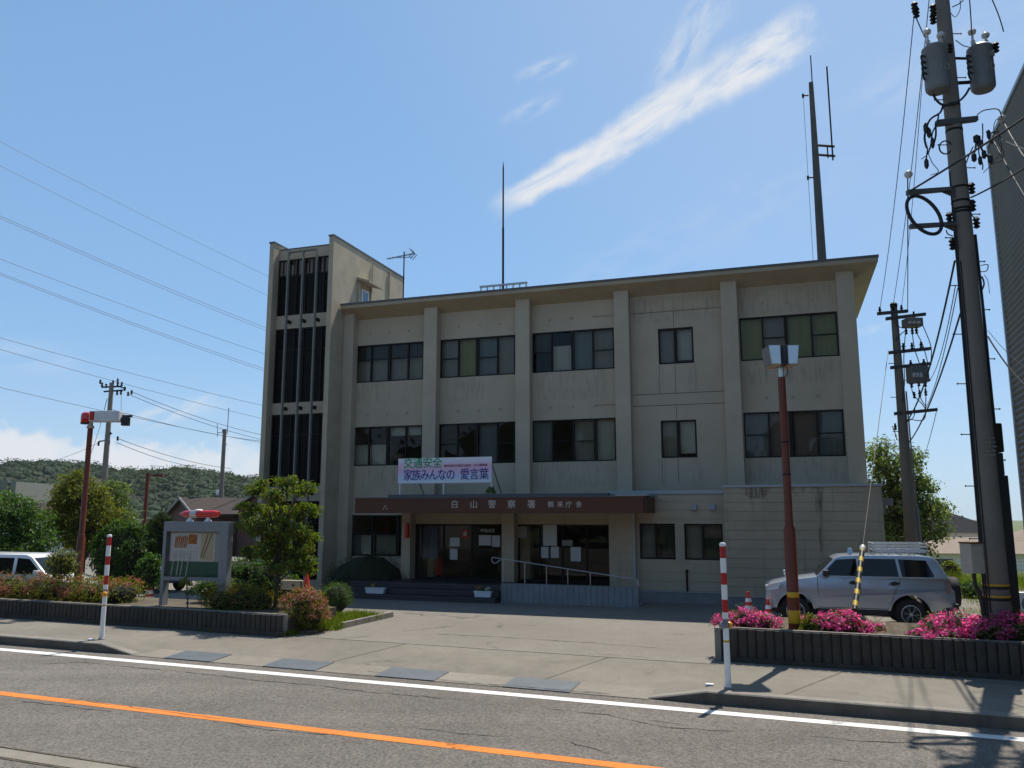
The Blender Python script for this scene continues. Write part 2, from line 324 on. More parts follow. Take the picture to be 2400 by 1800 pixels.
M['cable'] = mat('cable_black', (.012, .013, .016), .6)
M['tank'] = mat('transformer_grey', (.16, .17, .17), .5, .1, 4, streak=.25, streak_col=(.08, .07, .06))
M['silver'] = mat('silver_car_paint', (.42, .47, .54), .26, metal=.4, coat=.6)
M['carwhite'] = mat('white_car_paint', (.72, .73, .74), .3, coat=.5)
M['plast'] = mat('dark_plastic', (.02, .02, .022), .55)
M['tyre'] = mat('tyre_rubber', (.014, .014, .014), .8)
M['rim'] = mat('alloy_rim', (.5, .5, .5), .35, metal=.7)
M['headl'] = mat('headlamp_glass', (.55, .58, .6), .15)
M['paper'] = mat('paper', (.50, .51, .50), .8, .05, 20)
M['asphalt'] = groundmat('road_asphalt', (.132, .117, .100), .6, 27, .14, .2, 0, .17, cw=.010, lane=.16)
M['yard'] = groundmat('yard_asphalt', (.180, .162, .138), .42, 30, .12, .25, .6, .13, cw=.008)
M['walk'] = groundmat('sidewalk_concrete', (.178, .159, .130), .16, 45, .16, .35, .4, .22, cw=.006)
M['soil'] = groundmat('soil', (.10, .08, .055), .4, 20, .3, .5)
M['field'] = groundmat('grass_field', (.10, .12, .035), .4, 8, .35, .15)
M['line'] = groundmat('white_line_paint', (.66, .64, .60), .10, 40, .10, .8, .5, .25)
M['oline'] = groundmat('orange_line_paint', (.60, .19, .035), .12, 40, .12, .8, .5, .25)
M['plate'] = mat('steel_plate', (.105, .118, .13), .6, .15, 3, .2, 30, metal=.2)
M['gutter'] = groundmat('gutter_concrete', (.215, .19, .155), .2, 40, .15, .4)
M['bark'] = mat('bark', (.07, .055, .04), .9, .25, 6, .5, 20)
M['l_maple'] = leafmat('leaf_maple', (.060, .105, .008), (.125, .175, .012), (.24, .13, .03), .55)
M['l_dark'] = leafmat('leaf_dark', (.018, .035, .008), (.04, .07, .015), None, .3)
M['l_olive'] = leafmat('leaf_olive', (.055, .075, .006), (.15, .16, .012), (.22, .19, .02), .5)
M['l_green'] = leafmat('leaf_green', (.034, .085, .009), (.075, .15, .014), None, .45)
M['l_pale'] = leafmat('leaf_pale', (.06, .10, .02), (.15, .20, .06), (.30, .32, .16), .5)
M['l_hedge'] = leafmat('leaf_hedge', (.075, .105, .008), (.20, .20, .016), (.24, .11, .03), .5)
M['l_hflower'] = leafmat('faded_blossom', (.20, .06, .02), (.36, .16, .08), (.40, .08, .13), .4)
M['l_bed'] = leafmat('leaf_azalea', (.05, .08, .015), (.14, .16, .04), None, .4)
M['l_ball'] = leafmat('leaf_ball', (.03, .075, .008), (.075, .14, .014), None, .45)
M['pink'] = leafmat('pink_blossom', (.60, .045, .26), (.80, .12, .42), (.85, .32, .50), .5, .02)
M['grass'] = leafmat('grass_blade', (.07, .12, .012), (.15, .19, .03), (.20, .19, .05), .45, 0)
M['core'] = mat('shaded_twigs', (.018, .022, .008), .95)  # shade in the gaps between leaves is put into this dark colour
M['forest_d'] = leafmat('forest_leaf_dark', (.012, .026, .011), (.020, .036, .013), None, .15, 0)
M['forest_l'] = leafmat('forest_leaf_light', (.026, .046, .012), (.04, .062, .015), None, .15, 0)
M['forest'] = leafmat('forest_leaf', (.018, .034, .012), (.028, .046, .014), None, .15, 0)
M['brick'] = mat('brown_cladding', (.085, .04, .032), .8, .15, 2)
M['roofbrown'] = mat('brown_roof', (.06, .048, .043), .9, .15, 3, spec=.1)
M['tile'] = mat('grey_tile_roof', (.03, .03, .034), .95, .2, 6, spec=.05)
M['tilebeige'] = mat('beige_tile_roof', (.27, .215, .17), .9, .2, 6, spec=.1)
M['corr'] = mat('corrugated_grey', (.15, .14, .125), .6, .10, .6, streak=.15)

# ---------------------------------------------------------------- setting: road frame (u along the road, v away from the camera)
RB = R(21.8); rb = Vector((math.cos(RB), -math.sin(RB), 0)); rn = Vector((math.sin(RB), math.cos(RB), 0))
def UV(u, v, z=0.0): return rb * u + rn * v + Vector((0, 0, z))
def structure(mb, name, m, **k): return tag(mb.build(name, m, **k), kind='structure')

def terrain():
    xs = np.concatenate([np.linspace(-1200, -160, 14), np.linspace(-140, 140, 57), np.linspace(160, 1200, 14)])
    ys = np.concatenate([np.linspace(-400, -20, 6), np.linspace(-10, 100, 56), np.linspace(110, 2500, 40)])
    X, Y = np.meshgrid(xs, ys); v = X * math.sin(RB) + Y * math.cos(RB)
    Z = np.where(v < 15.2, -.5, -.06)
    d = np.clip(Y - 44, 0, None); Z = Z - np.where(d < 18, d * .16, 2.9 + (d - 18) * .035).clip(0, 14) * (Y > 44)
    V = np.stack([X.ravel(), Y.ravel(), Z.ravel()], 1); nx, ny = len(xs), len(ys)
    i = (np.arange(ny - 1)[:, None] * nx + np.arange(nx - 1)[None]).ravel()
    mb = MB(); mb.arr(V, np.stack([i, i + 1, i + nx + 1, i + nx], 1)); structure(mb, 'ground', M['field'])
terrain()
def uvsheet(name, m, us, vs, zf):
    mb = MB(); V = [UV(u, v, zf(u, v)) for v in vs for u in us]; n = len(us)
    mb.add(V, [(j * n + i, j * n + i + 1, (j + 1) * n + i + 1, (j + 1) * n + i) for j in range(len(vs) - 1) for i in range(n - 1)])
    return structure(mb, name, m)
Z0 = lambda u, v: -.2
uvsheet('road', M['asphalt'], [-220, -40, 0, 40, 220], [-30, 0, 8.42, 14.7], lambda u, v: -.2)
uvsheet('white_edge_line', M['line'], [-220, 220], [13.97, 14.22], lambda u, v: -.196)
uvsheet('orange_centre_line', M['oline'], [-220, 220], [10.655, 10.885], lambda u, v: -.196)
uvsheet('near_gutter', M['gutter'], [-220, 220], [8.08, 8.36], lambda u, v: -.194)
# raised sidewalk with a dropped crossing for the driveway
def cross(u): return min(max((u + 16.2) / 1.0, 0), 1) * min(max((-2.3 - u) / 1.0, 0), 1)
def zwalk(u, v):
    c = cross(u); t = min(max((17.3 - v) / (17.3 - 14.68), 0), 1)
    return -.004 - c * t * .186
us = [-200, -60, -30, -20, -16.2, -15.7, -15.2] + [-15 + k * .6 for k in range(20)] + [-3.3, -2.8, -2.3, 0, 10, 30, 60, 200]
us = sorted(set(us))
uvsheet('sidewalk', M['walk'], us, [14.85, 15.3, 16, 16.7, 17.33], zwalk)
uvsheet('gutter_strip', M['gutter'], [u for u in us if -15.3 < u < -3.1], [14.60, 14.72, 14.85], lambda u, v: zwalk(u, v) + (.003 if v > 14.7 else 0))
uvsheet('gutter_slab', M['gutter'], [u for u in us if -15.1 < u < -3.2], [14.85, 15.3], lambda u, v: zwalk(u, v) + .003)
for v_ in (8.02, 8.39): uvsheet('gutter_gap', M['soil'], [-220, -40, 0, 40, 220], [v_, v_ + .035], lambda u, v: -.1925)
uvsheet('driveway', M['yard'], [-70, -40, -12, 0, 6, 12.6], [17.33, 20, 24, 30, 40, 52], lambda u, v: 0.0 if v < 45 else -.3)
for k, (u, w) in enumerate(((-9.75, .012), (-4.9, .012), (-0.35, .014))):   # sidewalk slab joints
    mb = MB(); vs = [14.9, 16, 17.3]; off = [0, .25, .55]
    for i in range(2):
        a, b = vs[i], vs[i + 1]; ua, ub = u - .7 + off[i] * 1.6, u - .7 + off[i + 1] * 1.6
        mb.quad(UV(ua - w, a, zwalk(ua, a) + .004), UV(ua + w, a, zwalk(ua, a) + .004), UV(ub + w, b, zwalk(ub, b) + .004), UV(ub - w, b, zwalk(ub, b) + .004))
    structure(mb, 'slab_joint', M['soil'])
mb = MB(); mb.quad(UV(-12, 17.30, .002), UV(-2.5, 17.30, .002), UV(-2.5, 17.36, .004), UV(-12, 17.36, .004)); structure(mb, 'slab_joint', M['kerb'])
mb = MB()                                     # remains of a painted stop line on the driveway
for a, b in ((-5.1, -4.6), (-4.42, -3.9)): mb.quad(UV(a, 17.62, .004), UV(b, 17.6, .004), UV(b, 17.7, .004), UV(a, 17.69, .004))
structure(mb, 'worn_stop_line', M['gutter'])
def crack(pts, w, z, name='tar_crack'):
    mb = MB(); P = []
    for i in range(len(pts) - 1):
        a = Vector(pts[i]); b = Vector(pts[i + 1]); n = max(2, int((b - a).length / .14))
        for k in range(n): P.append(a.lerp(b, k / n) + Vector((random.uniform(-.035, .035), random.uniform(-.03, .03))))
    P.append(Vector(pts[-1])); V = []
    for i, p in enumerate(P):
        ww = w * .72 * random.uniform(.25, 1.2) * min(1, (i + .5) / 3, (len(P) - i) / 3); V += [UV(p.x, p.y - ww, z), UV(p.x, p.y + ww, z)]
    mb.add(V, [(2 * i, 2 * i + 2, 2 * i + 3, 2 * i + 1) for i in range(len(P) - 1)]); structure(mb, name, M['soil_dark'])
M['soil_dark'] = mat('crack_filler', (.022, .02, .018), .95)
def px2uv(x, y, z=-.2):
    p = G(x, y, z); return (p.dot(rb), p.dot(rn))
for pl, w in (([(60, 1545), (155, 1536)], .02), ([(0, 1570), (90, 1557), (190, 1552), (330, 1566), (460, 1578), (600, 1595), (760, 1608), (860, 1622), (1010, 1634), (1110, 1643)], .018),
              ([(0, 1616), (60, 1611), (120, 1603)], .02), ([(540, 1622), (590, 1602), (680, 1582)], .015), ([(1340, 1667), (1420, 1675), (1460, 1685), (1560, 1705), (1720, 1715)], .02),
              ([(870, 1705), (960, 1705), (1090, 1720), (1180, 1727)], .014), ([(1860, 1724), (1930, 1728), (1990, 1735), (2080, 1739), (2180, 1744)], .018), ([(1770, 1778), (1790, 1785), (1830, 1800)], .018),
              ([(1340, 1738), (1350, 1750)], .025), ([(20, 1640), (120, 1652), (260, 1668)], .016), ([(520, 1693), (640, 1712), (800, 1724)], .015), ([(1985, 1738), (1993, 1730)], .02), ([(1500, 1684), (1612, 1701)], .012), ([(1305, 1730), (1355, 1745), (1440, 1770)], .012), ([(1080, 1795), (1150, 1775)], .012), ([(170, 1640), (420, 1672), (560, 1690)], .014), ([(1250, 1655), (1330, 1668)], .016), ([(720, 1630), (760, 1612), (830, 1600)], .012), ([(300, 1560), (350, 1552)], .02), ([(1560, 1760), (1640, 1790)], .012), ([(960, 1660), (1040, 1672)], .01), ([(1900, 1775), (2050, 1790)], .012)):
    crack([px2uv(*p) for p in pl], w, -.195)
for pl, w in (([(1000, 1485), (1150, 1492), (1400, 1508), (1560, 1520)], .02), ([(770, 1560), (950, 1582), (1150, 1602), (1430, 1624)], .022), ([(1400, 1472), (1445, 1455)], .02)):
    crack([px2uv(x, y, 0 if y < 1530 else -.16) for x, y in pl], w, .006 if pl[0][1] < 1530 else -.172)
def kerb(u0, u1, ramp, n):                    # row of kerb stones with one sloped end, root at its end
    mb = MB(); r = .02
    def sec(u, top): return [UV(u, 14.65, -.25), UV(u, 14.65, top - r), UV(u, 14.65 + r, top), UV(u, 14.87, top), UV(u, 14.87, -.25)]
    st = [(u0, 0.004), (u1, 0.004)]
    if ramp > 0: st.append((u1 + 1.0, -.175))
    else: st.insert(0, (u0 - 1.0, -.175))
    S = []
    for (a, za), (b, zb) in zip(st[:-1], st[1:]):
        k = max(1, round((b - a) / .6)) if abs(za - zb) < 1e-6 and b - a < 60 else 1
        S += [(a + (b - a) * i / k, za + (zb - za) * i / k) for i in range(k)]
    S.append(st[-1]); V = [p for s in S for p in sec(*s)]; F = []
    for i in range(len(S) - 1): mb_f = 0; F += [(i * 5 + j, i * 5 + j + 1, i * 5 + j + 6, i * 5 + j + 5) for j in range(4)]
    F += [(0, 1, 2, 3, 4), tuple(len(V) - 1 - j for j in range(5))]; mb.add(V, F)
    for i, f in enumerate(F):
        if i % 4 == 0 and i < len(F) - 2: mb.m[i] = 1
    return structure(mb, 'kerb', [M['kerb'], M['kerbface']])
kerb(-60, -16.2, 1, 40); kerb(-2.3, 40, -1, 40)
mb = MB(); mb.box(-60, 40, -.006, 0, 0, .1); 
plate_m = MB(); plate_m.box(-.66, .66, -.33, .36, 0, .012); pl0 = None
for i, u in enumerate((-13.55, -10.85, -8.12, -5.38)):
    v = 14.92; z = zwalk(u, v + .02) + .004; sl = math.atan2(.186, 2.62)
    if i == 0: pl0 = plate_m.build('access_plate', M['plate'], bevel=.004); o = pl0
    else: o = pl0.copy(); COL.objects.link(o)
    o.location = UV(u, v, z + .004); o.rotation_euler = Vector((sl, 0, 0)); o.rotation_mode = 'ZYX'; o.rotation_euler = (sl, 0, -RB)
    o.matrix_world = Matrix.Translation(UV(u, v, z)) @ Matrix.Rotation(-RB, 4, 'Z') @ Matrix.Rotation(sl, 4, 'X')
    tag(o, ('bluish steel plate in the gutter, next to the sloped kerb end by the left planter', 'bluish steel plate in the gutter, second from the left of four', 'bluish steel plate in the gutter, third from the left of four', 'bluish steel plate in the gutter nearest the right snow pole')[i], 'plate', 'steel plates along the driveway gutter')

# ---------------------------------------------------------------- text helper
def text(s, size, m, parent, loc, ext=.006, name='lettering', bold=0.0, align='CENTER', rz=0.0, sx=1.0):
    c = bpy.data.curves.new('t', 'FONT'); c.body = s; c.size = size; c.extrude = ext; c.offset = bold; c.align_x = align; c.align_y = 'CENTER'; c.resolution_u = 3
    t = bpy.data.objects.new('t', c); me = bpy.data.meshes.new_from_object(t); bpy.data.objects.remove(t); bpy.data.curves.remove(c)
    me.transform(Matrix.Translation(Vector(loc)) @ Matrix.Rotation(rz, 4, 'Z') @ Matrix.Rotation(R(90), 4, 'X') @ Matrix.Scale(sx, 4, (1, 0, 0)))
    me.materials.clear(); me.materials.append(m); return link(bpy.data.objects.new(name, me), parent)

# ---------------------------------------------------------------- police station (local x along the facade, y into the building)
BA = R(18.5); BO = AY(1390, 1201, 31.0); BO.z = 0
bex = Vector((math.cos(BA), -math.sin(BA), 0)); bny = Vector((math.sin(BA), math.cos(BA), 0))
CAMV = Vector((0, 0, CAM_H))
def FL(x, y, off):                            # facade-local x, z of a photograph point on the plane local y = off
    r = Vector(ray(x, y)); o = BO + bny * off; t = (o - CAMV).dot(bny) / r.dot(bny); p = CAMV + r * t
    return (p - BO).dot(bex), p.z
def BL(x, y, z=0): return BO + bex * x + bny * y + Vector((0, 0, z))
st = thing('police_station', 'three storey cream office building with stair tower and brown entrance canopy', 'police station', BO, -BA)
PX = [-10.69 + .0, -6.94, -2.95, 1.03, 5.02, 9.0]; PW = [.46, .585, .585, .565, .575, .58]
def station():
    w = MB(); X0, X1 = -10.69, 9.6
    for z0, z1 in ((2.96, 4.96), (6.60, 8.50), (10.12, 11.42)): w.box(X0, X1, 0, .2, z0, z1)
    for z0, z1 in ((4.96, 6.60), (8.50, 10.12)):
        for a, b in ((X0, -10.4), (-7.12, -6.38), (-3.09, -2.41), (.93, 2.63), (3.94, 5.62), (8.99, X1)): w.box(a, b, 0.0, .2, z0, z1)
    w.box(2.63, 3.94, 0, .2, 4.96, 5.02); w.box(2.63, 3.94, 0, .2, 6.42, 6.60); w.box(2.63, 3.94, 0, .2, 8.5, 8.55); w.box(2.63, 3.94, 0, .2, 9.93, 10.12)
    w.box(X0, -10.42, 0, .2, 0, 2.96); w.box(-10.42, -6.9, 0, .2, 0, 1.27); w.box(-10.42, -6.9, 0, .2, 2.93, 2.96); w.box(-7.1, -6.6, .0, .2, 1.27, 2.93)
    w.box(1.9, 5.1, .0, .2, 0, 2.96); w.box(5.1, X1, 0, .2, 0, 2.96)
    w.box(X1 - .2, X1, .2, 7.2, 0, 11.42); w.box(X0, X1 - .2, 7.0, 7.2, 0, 11.42); w.box(X0, X0 + .2, .2, 7.0, 0, 11.42)
    w.build('wall', M['wall'], st)
    # panel joints in the narrow-window bay, thin recessed strips
    jm = mat('joint_dark', (.10, .095, .085), .9)
    for q in [(1.62, 5.0, z, z + .025) for z in (10.58, 7.42, 6.98)] + [(3.22, 3.24, a, b) for a, b in ((9.97, 10.58), (7.45, 8.5), (6.47, 6.98), (4.1, 4.98))] + [(2.63, 2.645, a, b) for a, b in ((7.45, 8.5), (4.1, 4.98))]:
        j = MB(); j.box(q[0], q[1], -.004, 0, q[2], q[3]); j.build('panel_joint', jm, st)
    for x, pw in zip(PX, PW):
        p = MB(); p.prism([(-.42, 0), (0, 0), (0, 11.3), (-.42, 11.52)], lambda a, b: (x, a, b), lambda a, b: (x + pw, a, b)); p.build('pilaster', M['wall'], st, bevel=.012)
    # roof: slab with a tapered eave all round
    e = MB(); a, b, y0, y1 = -10.66, 10.36, -.82, 8.0; i0, i1, j0, j1 = -10.66, 9.62, -.0, 7.2
    V = [(a, y0, 11.60), (b, y0, 11.60), (b, y1, 11.60), (a, y1, 11.60), (i0, j0, 11.26), (i1, j0, 11.26), (i1, j1, 11.26), (i0, j1, 11.26)]
    e.add(V, [(0, 1, 5, 4), (1, 2, 6, 5), (2, 3, 7, 6), (3, 0, 4, 7)]); e.build('eave_soffit', M['soffit'], st)
    t = MB(); t.box(a, b, y0, y1, 11.60, 11.74); t.build('roof', M['soffit'], st)
    t = MB(); t.box(a - .0, b + .03, y0 - .03, y1 + .03, 11.742, 11.82); t.build('roof_edge_trim', M['roofedge'], st)
    # inside: floors, back wall
    f = MB()
    for z in (3.8, 7.4, 11.0): f.box(-10.48, 9.38, .25, 6.9, z, z + .18)
    f.box(-10.48, 9.38, 4.2, 4.3, 3.98, 11.0); f.build('interior', M['inner'], st)
station()

def window(x0, x1, z0, z1, y, divs=(), trans=(), blinds=(), fw=.05, heavy=(), parent=st, low=0.0, name='window'):
    """frame of bars with panes of real glass and blinds behind: divs are fractions, trans (pane, fraction), blinds (f0, f1, g0, g1, shade)"""
    f = MB(); d0, d1 = y - .015, y + .10; W = x1 - x0; H = z1 - z0
    f.box(x0, x1, d0, d1, z0, z0 + fw + low); f.box(x0, x1, d0, d1, z1 - fw, z1); f.box(x0, x0 + fw, d0 + .002, d1, z0 + fw + low, z1 - fw); f.box(x1 - fw, x1, d0 + .002, d1, z0 + fw + low, z1 - fw)
    xs = [x0] + [x0 + W * k for k in divs] + [x1]
    for k, q in enumerate(divs):
        h = .06 if k in heavy else .03; f.box(x0 + W * q - h, x0 + W * q + h, d0 + .012, d1 - .004, z0 + fw + low, z1 - fw)
    for p, g in trans: f.box(xs[p] + .03, xs[p + 1] - .03, d0 + .022, d1 - .03, z0 + H * g - .02, z0 + H * g + .02)
    fo = f.build(name, M['bronze'], parent)
    g = MB(); g.quad((x0 + fw, y + .05, z0 + fw), (x1 - fw, y + .05, z0 + fw), (x1 - fw, y + .05, z1 - fw), (x0 + fw, y + .05, z1 - fw)); g.build('pane', M['glass'], fo)
    for k, (a, b, c, d, sh) in enumerate(blinds):
        m_ = MB(); n = max(2, int((b - a) * W / .09)); V = []
        for i in range(n + 1):
            xx = x0 + W * a + (b - a) * W * i / n; yy = y + .20 + .012 * (k % 3) + (.012 if i % 2 else 0); V += [(xx, yy, z0 + H * c), (xx, yy, z0 + H * d)]
        m_.add(V, [(2 * i, 2 * i + 2, 2 * i + 3, 2 * i + 1) for i in range(n)]); m_.build('blind', M['bl_' + sh], fo)
    return fo
q4 = (.255, .515, .785)
# third floor
window(-10.4, -7.12, 8.5, 10.12, .02, (.25, .51, .78), [(i, .60) for i in range(4)], [(.02, .25, 0, .6, 'gray'), (.25, .52, 0, .6, 'gray'), (.52, 1, 0, .62, 'gray'), (.0, 1, .62, 1, 'dark')], heavy=(1,))
window(-6.38, -3.09, 8.5, 10.12, .02, (.25, .50, .77), [(0, .49), (2, .47)], [(0, .25, 0, 1, 'gray'), (.25, .5, 0, 1, 'green'), (.5, .77, 0, 1, 'blue'), (.77, 1, 0, 1, 'gray')], heavy=(1,))
window(-2.41, .93, 8.5, 10.12, .02, (.25, .505, .75), [(0, .50), (3, .47)], [(.255, .49, 0, .66, 'pale'), (.51, .75, 0, 1, 'blue'), (.75, 1, 0, 1, 'gray'), (0, .25, .55, 1, 'dark')], heavy=(1,))
window(2.63, 3.94, 8.55, 9.93, .02, (.49,), (), [(0, .49, 0, 1, 'gray'), (.5, 1, .12, 1, 'pale')], fw=.06, heavy=(0,))
window(5.62, 8.99, 8.5, 10.12, .02, (.24, .48, .74), [(1, .5), (3, .5)], [(0, .24, 0, 1, 'green'), (.24, .49, 0, 1, 'gray'), (.49, 1, 0, 1, 'green')], heavy=(1,))
# second floor
window(-10.4, -7.12, 4.96, 6.6, .02, (.25, .515, .77), [(0, .56), (1, .56)], [(.02, .25, .04, .55, 'pale'), (.26, .50, .04, .55, 'pale'), (.53, .76, .76, 1, 'pale'), (.78, 1, .76, 1, 'pale')], heavy=(1,))
window(-6.38, -3.09, 4.96, 6.6, .02, (.25, .50, .77), [(0, .5), (3, .48)], [(.52, .77, 0, 1, 'blue'), (0, .05, 0, 1, 'gray')], heavy=(1,))
window(-2.41, .93, 4.96, 6.6, .02, (.25, .505, .76), [(1, .5), (2, .48)], [(0, .25, 0, 1, 'blue'), (.51, .755, 0, 1, 'gray'), (.77, 1, 0, 1, 'pale')], heavy=(2,))
window(2.63, 3.94, 5.02, 6.42, .02, (.49,), (), [(0, .49, 0, 1, 'gray'), (.5, 1, .12, 1, 'pale')], fw=.06, heavy=(0,))
window(5.62, 8.99, 4.96, 6.6, .02, (.26, .48, .74), [(0, .5), (3, .5)], [(0, .24, 0, 1, 'blue'), (.24, .47, 0, 1, 'mauve'), (.51, .74, 0, 1, 'mauve'), (.74, 1, 0, 1, 'blue')], heavy=(1,))
# ground floor, left
window(-10.42, -7.1, 1.27, 2.93, .02, (.33, .68), [(0, .52), (1, .52), (2, .52)], [(.15, .33, .04, .5, 'pale'), (.36, .66, .04, .5, 'gray'), (.72, .98, .04, .5, 'gray'), (.02, .14, .04, .5, 'blue')], heavy=(1,))
# small wall knobs above the windows (old awning fixings) and conduits
def knob(x, z):
    k = MB(); k.lathe((x, 0, z), [(.055, -.002), (.06, -.02), (.03, -.035), (.028, -.075)], 10, axis='y'); k.build('awning_bracket', M['wall'], st, smooth=True)
for xs in ((-9.65, -8.75, -7.85), (-5.55, -4.65, -3.75), (-1.65, -.75, .15), (6.45, 7.3, 8.15)):
    for x in xs:
        for z in (10.62, 7.12): knob(x, z)
for z in (10.62, 7.12):
    c = MB(); c.tube([(.15, -.05, z), (.3, -.05, z - .01), (1.0, -.05, z)], .014, 6); c.build('conduit', M['wall'], st)

# stair tower
def tower():
    T = MB(); xa, xb, y0, y1 = -13.86, -10.69, -1.5, 5.2; tw = .22
    tops = 14.62; rec = .40; yf = y0 + rec
    T.box(xb - tw, xb, y0, y1, 0, tops); T.box(xa, xa + tw, y0, y1, 0, tops); T.box(xa + tw, xb - tw, y1 - .2, y1, 0, tops - .1)
    T.box(xa + tw, xb - tw, yf + .2, y1 - .2, 14.1, 14.3)
    w = T.build('tower_wall', M['wall_side'], st)
    c = MB()
    for x in (xb - tw - .03, xa - .03): c.box(x, x + tw + .06, y0 - .03, y1 + .02, tops + .002, tops + .07)
    c.box(xa + tw + .04, xb - tw - .04, yf - .02, yf + .2, 14.392, 14.44); c.build('tower_coping', M['roofedge'], st)
    f0, f1 = xa + tw + .005, xb - tw - .005
    for z0, z1 in ((13.94, 14.39), (10.85, 11.43), (7.13, 7.62), (3.5, 4.1), (0, .35)):
        s = MB(); s.box(f0, f1, yf, yf + .15, z0, z1); s.build('tower_spandrel', M['wall'], st)
    for k, (z0, z1) in enumerate(((11.43, 13.94), (7.62, 10.85), (4.1, 7.13), (.35, 3.5))):
        g = MB(); g.box(f0, f1, yf + .08, yf + .12, z0, z1)
        o = g.build('tower_glazing', M['darkpanel'], st)
        b = MB(); n = 6
        for i in range(n + 1):
            x = f0 + (f1 - f0) * i / n; b.box(x - .03, x + .03, yf + .02, yf + .078, z0, z1)
        for g_ in (.0, .70, .98): b.box(f0, f1, yf + .025, yf + .075, z0 + (z1 - z0) * g_, z0 + (z1 - z0) * g_ + .05)
        b.build('tower_window_bars', M['bronze'], o)
        if k == 0:
            c = MB(); n = 14
            for i in range(n):
                if i % 4 != 2: x = f0 + .05 + (f1 - f0 - .1) * i / n; c.box(x, x + .12, yf + .071, yf + .0795, z0 + 1.75, z1 - .06)
            c.build('tower_curtain', M['bl_mauve'], o)
    # three projecting vertical fins tied at the top into two frames
    xs = [FL(a, b, y0 + .07)[0] for a, b in ((677, 612), (711, 612), (743.5, 603))]
    zt = FL(711, 586, y0 + .07)[1]
    fins = MB()
    for x in xs: fins.box(x - .027, x + .027, y0 + .0, y0 + .13, .3, zt)
    for a, b in ((0, 1), (1, 2)): fins.box(xs[a] + .027, xs[b] - .027, y0 + .002, y0 + .128, zt - .07, zt - .002)
    fo = fins.build('tower_fin', M['mull'], st)
    for x in xs:
        for z in (13.75, 11.1, 7.35, 3.8): br = MB(); br.box(x - .04, x + .04, y0 + .13, yf, z - .07, z + .07); br.build('fin_bracket', M['bronze'], fo)
    # small hooded window in the tower's lit side wall
    h = MB(); hy0, hy1 = .55, 1.95
    h.prism([(xb, 13.28), (xb + .62, 13.10), (xb + .62, 13.18), (xb, 13.40)], lambda a, b: (a, hy0, b), lambda a, b: (a, hy1, b)); h.build('window_hood', M['wall_side'], st)
    r = MB(); r.box(xb, xb + .07, .62, .70, 11.82, 13.2); r.box(xb, xb + .07, 1.78, 1.86, 11.82, 13.2); r.build('window_surround', M['wall_side'], st)
    g = MB(); g.box(xb + .001, xb + .04, .98, 1.6, 11.85, 12.95); gf = g.build('tower_side_window', M['white'], st)
    g = MB(); g.box(xb + .035, xb + .046, 1.05, 1.53, 11.9, 12.88); g.build('pane', mat('blue_glass', (.10, .17, .27), .08), gf)
    d = MB(); d.tube([(xb + .05, 3.55, 14.5), (xb + .05, 3.55, 11.8)], .04, 8); d.tube([(xb + .05, 1.88, 14.4), (xb + .05, 1.88, 13.35)], .03, 8); d.build('downpipe', M['wall_side'], st)
tower()

